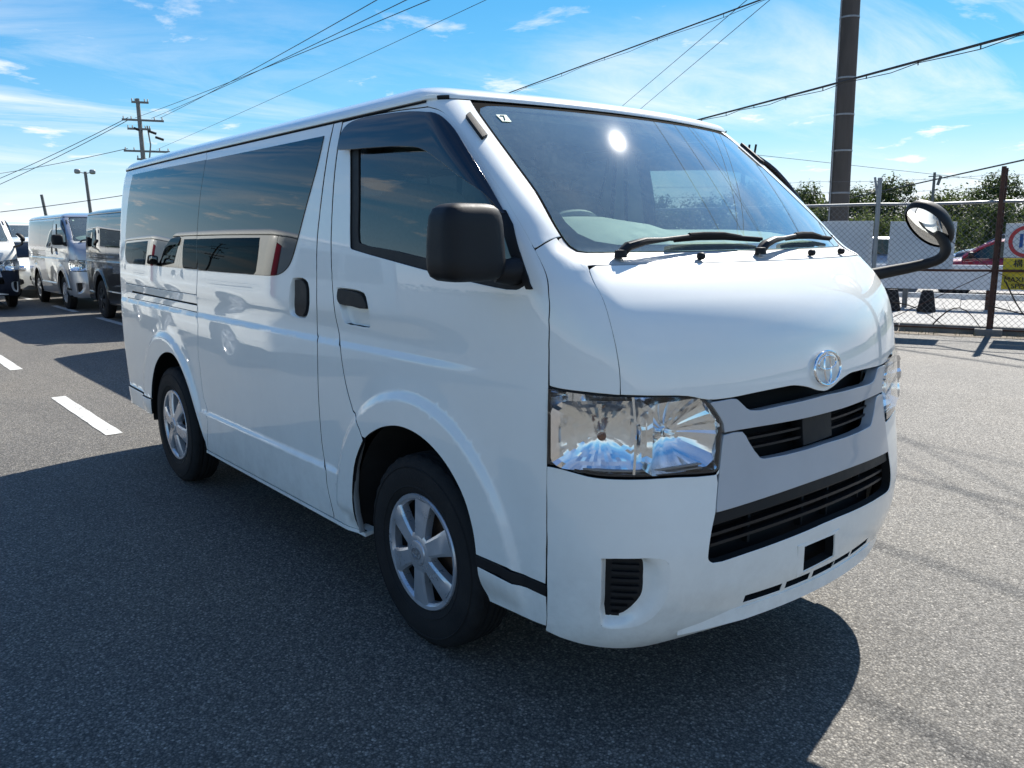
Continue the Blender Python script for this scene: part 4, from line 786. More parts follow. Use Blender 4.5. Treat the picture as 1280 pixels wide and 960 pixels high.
    for uu in (.46, -.34, -.72):
        nz = MB(); v_, f_ = superbox(sp(uu, 1.341, .008), (.024, .024, .022), .8, 6); nz.add(v_, f_); nz.build('washer_nozzle', ['black_plastic'], V, True)
    # --- roof
    def roofP(u, q):
        b = S(u, np.full_like(u, 1.835)); xc = -1.72
        k = 1-q; x = xc+(b[:, 0]-xc)*k; y = b[:, 1]*k
        return np.stack([x, y, 1.835+.125*(1-np.clip(k, 0, 1)**2.3)**(1/2.3)], -1)
    us = np.concatenate([np.linspace(0, 1, 24), np.linspace(1, 2, 14)[1:], np.linspace(2, 3, 70)[1:], np.linspace(3, 4, 10)[1:], np.linspace(4, 5, 12)[1:]])
    us = np.concatenate([-us[:0:-1], us]); qs = np.array([0, .0008, .002, .004, .007, .011, .017, .025, .036, .05, .07, .1, .14, .2, .28, .38, .5, .64, .8, .93, .997])
    rows = []; nr = []
    for q_ in qs:
        p = roofP(us, np.full_like(us, q_)); rows.append(p)
        e = 1e-4; qq = max(q_, 2e-4)
        du = roofP(us+2e-4, np.full_like(us, qq))-roofP(us-2e-4, np.full_like(us, qq)); dq = roofP(us, np.full_like(us, qq+e))-roofP(us, np.full_like(us, qq-e))
        n_ = np.cross(dq, du); n_ /= np.linalg.norm(n_, axis=1, keepdims=True)+1e-12; n_[n_[:, 2] < 0] *= -1; nr.append(n_)
    K = len(us); F = [(i*K+j, (i+1)*K+j, (i+1)*K+j+1, i*K+j+1) for i in range(len(qs)-1) for j in range(K-1)]
    VV = np.vstack(rows); NN = np.vstack(nr)
    F = [f[::-1] if np.cross(VV[f[1]]-VV[f[0]], VV[f[2]]-VV[f[0]])@NN[f[0]] < 0 else f for f in F]
    rf = mk('roof', VV, F, ['paint_white'], V, None, True, NN)
    for sg in (1, -1):
        gm = MB(); ubar(gm, sg*1.55, sg*3.75, 1.8345, .009, -.03, .010, 90); gm.build('roof_gutter', ['paint_white'], rf)
        gm = MB(); ubar(gm, sg*1.25, sg*1.62, 1.8345, .007, -.02, .008, 10); gm.build('gutter_end', ['black_plastic'], rf)
        gm = MB(); ubar(gm, sg*1.9, sg*3.6, 1.8285, .004, -.03, .004, 60); gm.build('gutter_seal', ['rubber'], rf)
    # --- underside, wheel wells, sills
    ub_ = MB(); ub_.box((-1.35, 0, .36), (1.55, 1.56, .10)); ub_.box((.60, 0, .42), (.45, 1.3, .22)); ub_.box((-3.25, 0, .42), (.55, 1.4, .12)); ub_.box((-1.4, 0, .60), (4.0, .95, .35)); ub_.build('underbody', ['underbody'], V)
    for x, r0 in ((0, .455), (WB, .445)):
        for sg in (-1, 1):
            m = MB(); A = np.linspace(R(-7), R(187), 40); ys = (sg*.815, sg*.45)
            Vv = [(x+r0*math.cos(a), y, .345+r0*math.sin(a)) for y in ys for a in A]; k = len(A)
            m.add(Vv, [(i, i+1, k+i+1, k+i) for i in range(k-1)]); m.add([(x+r0*math.cos(a), sg*.45, .345+r0*math.sin(a)) for a in A], [tuple(range(k))])
            m.build('wheel_well', ['underbody'], V, True)
            build_wheel(V, x, sg, spin=-4 if x == 0 else 17)
    for sg in (1, -1):
        sm_ = MB(); ubar(sm_, sg*2.23, sg*2.64, .294, .014, -.05, .002, 60); sm_.build('sill', ['paint_white'], V)
    # mud guards behind the front wheel
    for sg in (1, -1):
        mg = MB(); mg.tube([(-.355, -sg*.835, .66), (-.395, -sg*.84, .56), (-.41, -sg*.84, .46), (-.40, -sg*.84, .38), (-.37, -sg*.84, .31)], .012, 8, flat=.7); mg.build('arch_edging', ['trim_grey'], V, True)
    # --- cabin
    m = MB(); m.box((-1.55, 0, .80), (3.9, 1.55, .05)); m.build('cabin_floor', ['trim_grey'], V)
    m = MB(); m.box((-1.75, 0, 1.828), (3.4, 1.36, .02)); m.build('headliner', ['headliner'], V)
    m = MB()
    prof = [(.70, 1.352), (.62, 1.390), (.50, 1.418), (.38, 1.428), (.31, 1.405), (.28, 1.30), (.25, 1.05), (.30, .80), (.60, .80), (.72, 1.20)]
    ysn = np.linspace(-.72, .72, 25); Vv = []
    for y in ysn:
        hump = .042*math.exp(-((y+.38)/.20)**4)
        for i, (x, z) in enumerate(prof):
            k = {2: .75, 3: 1.0, 4: .8, 1: .3}.get(i, 0); Vv.append((x-.10*(y/.72)**2-(.03*hump/.05 if i in (3, 4, 5) else 0), y, z+hump*k))
    L = len(prof); Ff = [(i*L+j, i*L+(j+1) % L, (i+1)*L+(j+1) % L, (i+1)*L+j) for i in range(len(ysn)-1) for j in range(L)]+[tuple(range(L)), tuple(range((len(ysn)-1)*L, len(ysn)*L))]
    m.add(Vv, Ff); m.build('dashboard', ['trim_dash'], V, True, 50)
    m = MB(); c = Vector((.16, -.38, 1.36)); ax = Vector((-.62, 0, .78)).normalized(); e1 = Vector((0, 1, 0)); e2 = ax.cross(e1)
    m.tube([c+e1*.19*math.cos(a)+e2*.19*math.sin(a) for a in np.linspace(0, 2*math.pi, 40, endpoint=False)], .015, 8, closed=True)
    for a in (R(0), R(180), R(270), R(90)): m.tube([c-ax*.02, c+e1*.18*math.cos(a)+e2*.18*math.sin(a)], .013, 6)
    m.tube([c-ax*.03, c+ax*.02], .05, 14); m.tube([c-ax*.02, c-ax*.30], .03, 10)
    m.build('steering_wheel', ['trim_grey'], V, True)
    def seat(x, y, wd, hd=True, h=.62):
        b, f = superbox((x+.02, y, 1.03), (.52, wd, .20), .45, 8); m = MB(); m.add(b, f)
        m.box((x, y, .88), (.44, wd*.8, .16)); s_ = m.build('seat', ['seat_fabric'], V, True)
        rot = Matrix.Rotation(R(-14), 3, 'Y')
        m = MB(); b, f = superbox((0, 0, 0), (.15, wd, h), .5, 8, taper=lambda q: np.array([q[0], q[1]*(1-.16*max(q[2], 0)), q[2]])); m.add([rot @ Vector(p)+Vector((x-.30, y, 1.34)) for p in b], f); m.build('backrest', ['seat_fabric'], s_, True)
        if hd:
            m = MB(); b, f = superbox((0, 0, 0), (.11, min(wd*.62, .28), .17), .6, 8); m.add([rot @ Vector(p)+Vector((x-.385, y, 1.745)) for p in b], f)
            for dy in (-.05, .05): m.tube([(x-.37, y+dy, 1.6), (x-.385, y+dy, 1.72)], .007, 6)
            m.build('headrest', ['seat_fabric'], s_, True)
    seat(-.22, -.40, .50, h=.56); seat(-.22, .40, .50, h=.56); seat(-1.35, 0, 1.25, False, .55); seat(-2.25, 0, 1.3, False, .55)
    # rear view mirror and sun visors
    m = MB(); v_, f_ = superbox((.20, 0, 1.735), (.03, .24, .065), .5, 8); m.add(v_, f_); m.tube([(.205, 0, 1.75), (.19, 0, 1.80)], .008, 6); m.build('cabin_mirror', ['black_plastic'], V, True)
    # --- door mirror on the driver's side
    for sg in (-1,):
        def tp(q): return np.array([q[0]*(1-.10*q[2]), q[1]*(1-.05*q[2]), q[2]])
        m = MB(); v_, f_ = superbox((.485, sg*.968, 1.392), (.125, .200, .205), .40, 10, taper=tp); m.add(v_, f_)
        m.tube([(.50, sg*.88, 1.315), (.515, sg*.85, 1.312), (.52, sg*.82, 1.314)], [.032, .036, .040], 12)
        dm = m.build('door_mirror', ['black_plastic'], V, True, 60)
        m = MB(); v_, f_ = superbox((.430, sg*.968, 1.393), (.012, .165, .160), .35, 6); m.add(v_, f_); m.build('mirror_glass', ['mirror_glass'], dm, True)
    for mir in (False,):
        sail = [(1.585, 1.478), (1.60, 1.44), (1.75, 1.38), (1.875, 1.315), (1.92, 1.282), (1.91, 1.268), (1.99, 1.268), (2.0, 1.285), (1.96, 1.36), (1.80, 1.44), (1.68, 1.482)]
        panel('mirror_base', sail, ['black_plastic', 'black_plastic'], V, off=.005, gap=0, flange=.016, mirror=mir, grid=.02)
    # --- wing mirror on a curved arm, passenger side front corner
    m = MB()
    ctl = [(.700, .78, 1.250), (.765, .83, 1.268), (.84, .875, 1.288), (.905, .905, 1.312), (.928, .912, 1.345), (.920, .905, 1.385), (.900, .895, 1.415)]
    pts = []
    for i in range(len(ctl)-1):
        p0, p1, p2, p3 = [Vector(ctl[min(max(i+k, 0), len(ctl)-1)]) for k in (-1, 0, 1, 2)]
        for t in np.linspace(0, 1, 6, endpoint=False): pts.append(.5*((2*p1)+(p2-p0)*t+(2*p0-5*p1+4*p2-p3)*t*t+(3*p1-p0-3*p2+p3)*t**3))
    pts.append(Vector(ctl[-1])); m.tube(pts, [.025-.006*min(1, k/16) for k in range(len(pts))], 12)
    wm = m.build('wing_mirror', ['black_plastic'], V, True)
    c = Vector((.868, .89, 1.438)); e1 = Vector((.45, .54, -.71)).normalized(); axm = Vector((.40*.55-.45*.83, -.92*.55-.54*.83, -.70*.83)); axm = (axm-e1*axm.dot(e1)).normalized(); e2 = axm.cross(e1)
    m = MB(); rows = []; n = 36
    for r_, h_ in ((1.0, .012), (1.08, .004), (1.10, -.012), (1.0, -.035), (.75, -.058), (.4, -.070), (.02, -.074)):
        rows.append([c+e1*.098*r_*math.cos(a)+e2*.066*r_*math.sin(a)+axm*h_ for a in np.linspace(0, 2*math.pi, n, endpoint=False)])
    m.add([p for r_ in rows for p in r_], [(i*n+j, i*n+(j+1) % n, (i+1)*n+(j+1) % n, (i+1)*n+j) for i in range(len(rows)-1) for j in range(n)]); m.build('mirror_shell', ['black_plastic'], wm, True, 60)
    m = MB(); rows = []
    for r_, h_ in ((1.0, .008), (.8, .0135), (.5, .019), (.2, .022), (.01, .0225)):
        rows.append([c+e1*.094*r_*math.cos(a)+e2*.062*r_*math.sin(a)+axm*h_ for a in np.linspace(0, 2*math.pi, n, endpoint=False)])
    m.add([p for r_ in rows for p in r_], [(i*n+j, i*n+(j+1) % n, (i+1)*n+(j+1) % n, (i+1)*n+j) for i in range(len(rows)-1) for j in range(n)]); m.build('mirror_glass', ['mirror_glass'], wm, True, 60)
    return V
def _strip(L, d0, d1, wd):
    """thin wall standing on the skin along a (u,z) line"""
    P = np.array(L); V = []; F = []
    for u, z in P:
        for du, d in ((-wd/2, d0), (-wd/2, d1), (wd/2, d1), (wd/2, d0)):
            a = np.array([s2u(u2s(u)+du)]); b = np.array([z]); V.append(S(a, b)[0]+N(a, b)[0]*d)
    for k in range(len(P)-1):
        for i in range(4): j = (i+1) % 4; F.append((k*4+i, k*4+j, (k+1)*4+j, (k+1)*4+i))
    return V, F
def _plate(L, t):
    """slightly raised plate bracket rim round the plate opening, with the holder tab on its left"""
    P = np.array(L); c = P.mean(0); V = []; F = []
    big = [(c[0]+(u-c[0])*1.35, c[1]+(z-c[1])*1.22) for u, z in P]
    for ring, d in ((big, .0005), (big, t), ([tuple(q) for q in P], t), ([tuple(q) for q in P], -.02)):
        for u, z in ring:
            a = np.array([u]); b = np.array([z]); V.append(S(a, b)[0]+N(a, b)[0]*d)
    for k in range(3):
        for i in range(4): j = (i+1) % 4; F.append((k*4+i, k*4+j, (k+1)*4+j, (k+1)*4+i))
    return V, F
# ------------------------------------------------------------------ ground
def asphalt():
    m = bpy.data.materials.new('asphalt'); m.use_nodes = True; t = m.node_tree; b = t.nodes['Principled BSDF']; MATS['asphalt'] = m
    co = t.nodes.new('ShaderNodeTexCoord'); ob = co.outputs['Object']
    v = t.nodes.new('ShaderNodeTexVoronoi'); v.inputs['Scale'].default_value = 125; t.links.new(ob, v.inputs['Vector'])
    sp_ = t.nodes.new('ShaderNodeSeparateColor'); t.links.new(v.outputs['Color'], sp_.inputs[0])
    stone = ramp(t, sp_.outputs[0], [(0, (.096, .092, .086)), (.35, (.138, .132, .122)), (.70, (.188, .179, .163)), (.90, (.252, .239, .216)), (1, (.37, .35, .315))])
    # binder between the stones
    edge = ramp(t, v.outputs['Distance'], [(.30, g(1)), (.62, g(.42))])
    mx = t.nodes.new('ShaderNodeMix'); mx.data_type = 'RGBA'; mx.blend_type = 'MULTIPLY'; mx.inputs['Factor'].default_value = .85
    t.links.new(stone, mx.inputs['A']); t.links.new(edge, mx.inputs['B'])
    v2 = t.nodes.new('ShaderNodeTexVoronoi'); v2.inputs['Scale'].default_value = 260; t.links.new(ob, v2.inputs['Vector'])
    s2 = t.nodes.new('ShaderNodeSeparateColor'); t.links.new(v2.outputs['Color'], s2.inputs[0])
    fine = ramp(t, s2.outputs[1], [(0, g(.75)), (1, g(1.25))])
    m2 = t.nodes.new('ShaderNodeMix'); m2.data_type = 'RGBA'; m2.blend_type = 'MULTIPLY'; m2.inputs['Factor'].default_value = 1
    t.links.new(mx.outputs['Result'], m2.inputs['A']); t.links.new(fine, m2.inputs['B'])
    # wear: large pale and brownish patches, wheel tracks
    f1 = noise(t, ob, .35, 6, .6); f2 = noise(t, ob, 1.7, 5, .65, 0, (.35, 1, 1))
    wear = ramp(t, f1, [(.3, (.84, .83, .82)), (.5, (1.0, .98, .94)), (.72, (1.20, 1.13, 1.03))])
    w2 = ramp(t, f2, [(.3, g(.90)), (.7, g(1.10))])
    m3 = t.nodes.new('ShaderNodeMix'); m3.data_type = 'RGBA'; m3.blend_type = 'MULTIPLY'; m3.inputs['Factor'].default_value = 1
    t.links.new(m2.outputs['Result'], m3.inputs['A']); t.links.new(wear, m3.inputs['B'])
    m4 = t.nodes.new('ShaderNodeMix'); m4.data_type = 'RGBA'; m4.blend_type = 'MULTIPLY'; m4.inputs['Factor'].default_value = 1
    t.links.new(m3.outputs['Result'], m4.inputs['A']); t.links.new(w2, m4.inputs['B'])
    # a few scuffs and old oil stains
    fo_ = noise(t, ob, .8, 3, .5, .3, None, None, (3.3, 7.1, 0)); oil = ramp(t, fo_, [(.66, g(1)), (.74, g(.72))])
    mo = t.nodes.new('ShaderNodeMix'); mo.data_type = 'RGBA'; mo.blend_type = 'MULTIPLY'; mo.inputs['Factor'].default_value = 1; t.links.new(m4.outputs['Result'], mo.inputs['A']); t.links.new(oil, mo.inputs['B']); m4 = mo
    f3 = noise(t, ob, 2.3, 8, .75, 1.2, (.5, 1.6, 1), (0, 0, R(20))); sc = ramp(t, f3, [(.66, g(0)), (.76, g(.22))])
    m5 = t.nodes.new('ShaderNodeMix'); m5.data_type = 'RGBA'; t.links.new(sc, m5.inputs['Factor']); t.links.new(m4.outputs['Result'], m5.inputs['A']); m5.inputs['B'].default_value = (.34, .31, .27, 1)
    t.links.new(m5.outputs['Result'], b.inputs['Base Color'])
    t.links.new(ramp(t, sp_.outputs[2], [(0, g(.62)), (1, g(.9))]), b.inputs['Roughness']); b.inputs['Specular IOR Level'].default_value = .35
    bn = t.nodes.new('ShaderNodeBump'); bn.inputs['Strength'].default_value = .6; bn.inputs['Distance'].default_value = .0045
    hgt = mth(t, 'ADD', mth(t, 'MULTIPLY', v.outputs['Distance'], -1.0), mth(t, 'MULTIPLY', s2.outputs[0], .25))
    t.links.new(hgt, bn.inputs['Height']); t.links.new(bn.outputs[0], b.inputs['Normal'])
asphalt()
def linemat():
    m = vary('line_paint', (.66, .66, .64), (.78, .78, .76), 40, (.6, .8)); t = m.node_tree; b = t.nodes['Principled BSDF']
    co = t.nodes.new('ShaderNodeTexCoord'); v = t.nodes.new('ShaderNodeTexVoronoi'); v.inputs['Scale'].default_value = 95; t.links.new(co.outputs['Object'], v.inputs['Vector'])
    s_ = t.nodes.new('ShaderNodeSeparateColor'); t.links.new(v.outputs['Color'], s_.inputs[0])
    f = noise(t, co.outputs['Object'], 7, 5, .7); a = mth(t, 'ADD', mth(t, 'MULTIPLY', s_.outputs[0], .45), f)
    col = ramp(t, a, [(.46, (.24, .23, .22)), (.64, (.54, .54, .51))]); t.links.new(col, b.inputs['Base Color'])
linemat()
vary('dirt', (.15, .12, .085), (.27, .225, .165), 3.5, (.9, .95), bump=.6, bscale=60)
vary('concrete', (.24, .235, .225), (.33, .325, .31), 2.2, (.8, .9), bump=.2, bscale=70)
vary('concrete_dark', (.13, .125, .115), (.22, .21, .195), 6, (.85, .95), bump=.3, bscale=60)
vary('grass_earth', (.05, .075, .025), (.12, .125, .055), .8, (.9, .95), bump=.4, bscale=12)
m = MB(); m.add([(-600, -600, 0), (600, -600, 0), (600, 600, 0), (-600, 600, 0)], [(0, 1, 2, 3)])
tag(m.build('car_park_ground', ['asphalt']), kind='structure')
FA = Vector((-3.326, 9.776, 0)); FD = Vector((.9403, .3402, 0)); FN = Vector((-.3402, .9403, 0))
def fp(s_, n_=0, z=0): return FA+FD*s_+FN*n_+Vector((0, 0, z))
def sheet(name, pts, z, mat):
    m = MB(); m.add([(p[0], p[1], z) for p in pts], [tuple(range(len(pts)))]); o = m.build(name, [mat]); return tag(o, kind='structure')
# ragged dirt verge along the fence foot
rnd = random.Random(4)
near = [fp(s_, -.36+rnd.uniform(-.09, .07)) for s_ in np.arange(-26, 30, .45)]; far = [fp(s_, .55+rnd.uniform(-.1, .1)) for s_ in np.arange(-26, 30, .45)]
sheet('verge', near+far[::-1], .004, 'dirt')
sheet('neighbouring_road', [fp(-70, .62), fp(70, .62), fp(70, 19), fp(-70, 19)], .008, 'concrete')
sheet('grass_strip', [fp(-200, 19), fp(200, 19), fp(200, 220), fp(-200, 220)], .012, 'grass_earth')
m = MB()
for k in range(28):
    m.box(fp(-26+2*k+1, .10, .05), (1.985, .14, .13), Matrix.Rotation(math.atan2(FD.y, FD.x), 3, 'Z'), bev=.012)
tag(m.build('kerb', ['concrete_dark']), kind='structure')
for (x0, x1, y) in ((-5.95, -4.07, -.80), (-9.95, -8.0, -.80), (-13.9, -11.95, 1.42), (-17.5, -15.5, 1.40), (-22.0, -20.0, 1.38), (-17.8, -15.9, -.82), (-1.9, .1, -5.2), (2.2, 4.1, -5.2), (6.2, 8.1, -.8)):
    n = 10; a = [(x0+(x1-x0)*i/n, y-.06+rnd.uniform(-.004, .004)) for i in range(n+1)]; b = [(x0+(x1-x0)*i/n, y+.06+rnd.uniform(-.004, .004)) for i in range(n+1)]
    sheet('bay_marking', a+b[::-1], .004, 'line_paint')

# ------------------------------------------------------------------ vans
van = build_van(); tag(van, 'large glossy white van filling the foreground, black door mirror and silver wheel covers', 'van')
vary('navy_plastic', (.012, .015, .026), (.02, .024, .038), 8, (.35, .5))
def recolor(root, table):
    st = [root]
    while st:
        o = st.pop(); st += list(o.children)
        if o.type == 'MESH':
            for sl_ in o.material_slots:
                k = table.get((o.name.split('.')[0], sl_.material.name)) or table.get(sl_.material.name)
                if k: sl_.link = 'OBJECT'; sl_.material = MATS[k]
def van_copy(name, loc, rz, label, table=None):
    c = copy_tree(van); c.name = name; c.location = loc; c.rotation_euler = (0, 0, rz); tag(c, label, 'van', 'vans parked in rows')
    if table: recolor(c, table)
    return c
van_copy('van', (-16.35, 2.24, 0), 0, 'silver van parked behind the black van, facing the camera', {'paint_white': 'paint_silver', 'garnish': 'paint_silver'})
van_copy('van', (-11.15, 2.30, 0), 0, 'black van with dark wheels right behind the rear of the large white van', {'paint_white': 'paint_black', 'garnish': 'paint_black', 'wheel_silver': 'black_plastic'})
van_copy('van', (-5.75, 2.26, 0), 0, 'white van hidden behind the large white van, only its shadow shows')
van_copy('van', (-17.9, -.06, 0), 0, 'white van with a dark navy bumper cut off by the left edge', {('front_bumper', 'paint_white'): 'navy_plastic', ('lower_side', 'paint_white'): 'navy_plastic', ('wheel_arch_lower', 'paint_white'): 'navy_plastic'})
van_copy('van', (-28.2, 2.35, 0), 0, 'far white van whose roof shows above the compact wagon at left')
van_copy('van', (-9.3, -3.6, 0), math.pi, 'white van mirrored in the side windows of the large white van')
van_copy('van', (-14.6, -3.65, 0), math.pi, 'white van mirrored in the windows of the black and silver vans')

# ------------------------------------------------------------------ compact wagon (also the cars beyond the fence)
def loft(mb, secs, mi=0, cap=True):
    n = len(secs[0]); V = [p for s_ in secs for p in s_]; F = []
    for i in range(len(secs)-1):
        for j in range(n-1): F.append((i*n+j, i*n+j+1, (i+1)*n+j+1, (i+1)*n+j))
    if cap: F += [tuple(range(n)), tuple(range((len(secs)-1)*n, len(secs)*n))[::-1]]
    mb.add(V, F, mi)
def build_wagon(loc, rz, label, body='paint_white', sz=1.0, group=None):
    W_ = empty('car', loc, rz, label, 'car', group); W_.scale = (1, 1, sz)
    # stations: x, half width, floor z, belt z
    st = [(.80, .50, .34, .56), (.76, .66, .24, .66), (.62, .79, .21, .78), (.35, .835, .20, .90), (.0, .845, .20, .955), (-.35, .845, .20, .985), (-1.2, .845, .20, 1.0), (-2.2, .845, .20, 1.02), (-2.9, .835, .22, 1.03), (-3.25, .80, .26, 1.02), (-3.33, .74, .34, .98)]
    secs = []
    for x, hw, z0, z1 in st:
        k = []
        for a in np.linspace(-math.pi/2, math.pi/2, 17):
            y = math.copysign(abs(math.sin(a))**.42, math.sin(a)); zz_ = abs(math.cos(a))**.42
            k.append((x, hw*y, z0+(z1-z0)*(.35+.65*zz_)))
        k = [(x, -hw*.94, z0)]+k+[(x, hw*.94, z0)]; secs.append(k)
    m = MB(); loft(m, secs); m.build('body', [body], W_, True, 40)
    # glasshouse: dark glass block with painted roof and pillars
    gs = []; rs = []
    for x, z, hw in ((-.10, .97, .72), (-.35, 1.16, .70), (-.72, 1.36, .65), (-1.0, 1.425, .63), (-2.0, 1.44, .63), (-2.9, 1.42, .62), (-3.1, 1.30, .63), (-3.28, 1.0, .68)):
        gs.append([(x, -hw-.09*(1.44-z) if z < 1.3 else -.78+.14*(z-1.0)/.44, .95), (x, -hw, max(z-.05, .96)), (x, -hw+.06, z), (x, 0, z+.012), (x, hw-.06, z), (x, hw, max(z-.05, .96)), (x, hw+.09*(1.44-z) if z < 1.3 else .78-.14*(z-1.0)/.44, .95)])
    m = MB(); loft(m, gs); m.build('window', ['glass_privacy'], W_, True, 30)
    rr = []
    for x, z, hw in ((-.66, 1.34, .66), (-.80, 1.395, .65), (-1.0, 1.43, .645), (-2.0, 1.447, .645), (-2.9, 1.428, .635), (-3.06, 1.36, .635)):
        rr.append([(x, -hw, z-.05), (x, -hw+.07, z+.004), (x, 0, z+.022), (x, hw-.07, z+.004), (x, hw, z-.05)])
    m = MB(); loft(m, rr); m.build('roof', [body], W_, True, 40)
    for sg in (-1, 1):
        for pts in (((-.12, .82, .97), (-.40, .79, 1.17), (-.74, .67, 1.36)), ((-1.25, .845, 1.0), (-1.25, .655, 1.41)), ((-2.2, .845, 1.0), (-2.2, .655, 1.41)), ((-3.24, .80, 1.0), (-3.08, .655, 1.36))):
            p = MB(); p.tube([(x, sg*(y-.015), z) for x, y, z in pts], .035, 8); p.build('pillar', [body], W_, True)
        h = MB(); v_, f_ = superbox((.63, sg*.64, .70), (.30, .30, .16), .6, 8); h.add(v_, f_); h.build('headlight', ['reflector'], W_, True)
        mm = MB(); v_, f_ = superbox((-.28, sg*.95, 1.04), (.12, .20, .15), .5, 8); mm.add(v_, f_); mm.tube([(-.28, sg*.80, 1.0), (-.28, sg*.90, 1.02)], .025, 8); mm.build('door_mirror', ['black_plastic'], W_, True)
        for x in (0, -2.55):
            wl = build_wheel(W_, x, sg*1.0, spin=20); wl.location = (x, sg*.725, .30); wl.scale = (.885, .9, .885)
            ww = MB(); v_, f_ = superbox((x, sg*.70, .33), (.74, .33, .70), .9, 10); ww.add(v_, f_); ww.build('wheel_well', ['void'], W_, True)
    gm = MB(); v_, f_ = superbox((.72, 0, .48), (.20, 1.05, .17), .4, 8); gm.add(v_, f_); gm.build('grille', ['grille_black'], W_, True)
    for sg in (-1, 1):
        gm = MB(); v_, f_ = superbox((.60, sg*.68, .40), (.36, .26, .17), .5, 8); gm.add(v_, f_); gm.build('bumper_insert', ['black_plastic'], W_, True)
    return W_
build_wagon((-21.3, 1.98, 0), 0, 'small white wagon between the silver van and the white van at the left edge')

# ------------------------------------------------------------------ fence
vary('rust', (.045, .020, .015), (.10, .048, .032), 14, (.8, .95), bump=.3, bscale=90)
vary('galv', (.22, .23, .235), (.32, .33, .335), 10, (.45, .6), metal=.5)
vary('wire_steel', (.12, .122, .125), (.20, .20, .205), 8, (.5, .65), metal=.4)
vary('board_white', (.60, .62, .64), (.72, .74, .75), 1.8, (.5, .7))
fence = empty('chain_link_fence', fp(-.39), 0, 'rusty chain-link fence with barbed wire along the car park edge', 'fence')
Fo = fp(-.39)
def loc(p): return tuple(Vector(p)-Fo)
S0, S1 = -11.0, 6.0
m = MB(); pit = .082; H0, H1 = .06, 1.82
hh_ = H1-H0
for sgn in (1, -1):
    s_ = S0-hh_
    while s_ < S1+hh_:
        a0, a1 = s_, s_+sgn*hh_
        za, zb2 = H0, H1
        # clip to the fence length
        if min(a0, a1) < S1 and max(a0, a1) > S0:
            def cl_(sv, z): return sv, z
            p0, p1 = [a0, za], [a1, zb2]
            for q, o in ((p0, p1), (p1, p0)):
                for lim, cmp in ((S0, q[0] < S0), (S1, q[0] > S1)):
                    if cmp: k = (lim-o[0])/(q[0]-o[0]); q[1] = o[1]+(q[1]-o[1])*k; q[0] = lim
            off = .004*sgn
            m.tube([loc(fp(p0[0], off, p0[1])), loc(fp(p1[0], off, p1[1]))], .0021, 4, caps=False)
        s_ += pit
o = m.build('chain_link', ['wire_steel'], fence); o['kind'] = 'stuff'
rz = Matrix.Rotation(math.atan2(FD.y, FD.x), 3, 'Z')
for s_, hgt, mat, rad in ((-10.4, 2.2, 'galv', .03), (-8.4, 2.2, 'galv', .03), (-6.4, 2.2, 'galv', .03), (-4.4, 2.2, 'galv', .03), (-2.4, 2.2, 'galv', .03), (-.39, 2.21, 'galv', .032), (1.15, 2.30, 'rust', .030), (3.1, 2.2, 'galv', .03), (5.1, 2.2, 'galv', .03)):
    m = MB(); m.tube([loc(fp(s_, -.02, -.05)), loc(fp(s_, -.02, hgt))], rad, 10)
    if mat == 'galv': m.tube([loc(fp(s_-.07, -.02, hgt+.01)), loc(fp(s_-.03, -.02, hgt-.22)), loc(fp(s_, -.02, hgt-.34))], .016, 6)
    else:
        m.tube([loc(fp(s_+.035, .03, 0)), loc(fp(s_+.035, .03, hgt-.02))], .02, 8)
    m.build('post', [mat], fence, True)
    b = MB(); b.box(loc(fp(s_, -.02, .04)), (.34, .22, .10), rz, bev=.01); b.build('footing', ['concrete_dark'], fence)
for a, b in ((S0, -.39), (-.39, 1.15), (1.15, S1)):
    m = MB(); n = 6; m.tube([loc(fp(a+(b-a)*i/n, .012, 1.835-.012*math.sin(math.pi*i/n))) for i in range(n+1)], .021, 8); m.build('top_rail', ['galv' if b > -1 else 'galv'], fence, True)
    m = MB(); m.tube([loc(fp(a+(b-a)*i/n, -.010, .90-.006*math.sin(math.pi*i/n))) for i in range(n+1)], .018, 8); m.build('middle_rail', ['rust'], fence, True)
    m = MB(); m.tube([loc(fp(a+(b-a)*i/n, .0, .075)) for i in range(n+1)], .012, 6); m.build('bottom_rail', ['rust'], fence, True)
for (a, za, b, zb2) in ((1.15, .90, -.25, .10), (1.15, .90, 2.6, .10), (1.15, .90, -.1, 1.80)):
    m = MB(); m.tube([loc(fp(a, -.015, za)), loc(fp(b, -.015, zb2))], .006, 6); m.build('brace_rod', ['rust'], fence, True)
for z_, n_ in ((2.19, -.03), (2.03, -.02)):
    m = MB(); k = 60; pts = [loc(fp(S0+(S1-S0)*i/k, n_+.006*math.sin(i*1.7), z_-.03*abs(math.sin(i*.37)))) for i in range(k+1)]
    m.tube(pts, .0022, 4)
    for i in range(k*2):
        t_ = i/(k*2); p = Vector(pts[min(int(t_*k), k-1)]).lerp(Vector(pts[min(int(t_*k)+1, k)]), t_*k-int(t_*k))
        for d_ in ((.012, .01, .022), (-.012, -.01, .022)): m.tube([p-Vector(d_), p+Vector(d_)], .0013, 3, caps=False)
    m.build('barbed_wire', ['wire_steel'], fence)
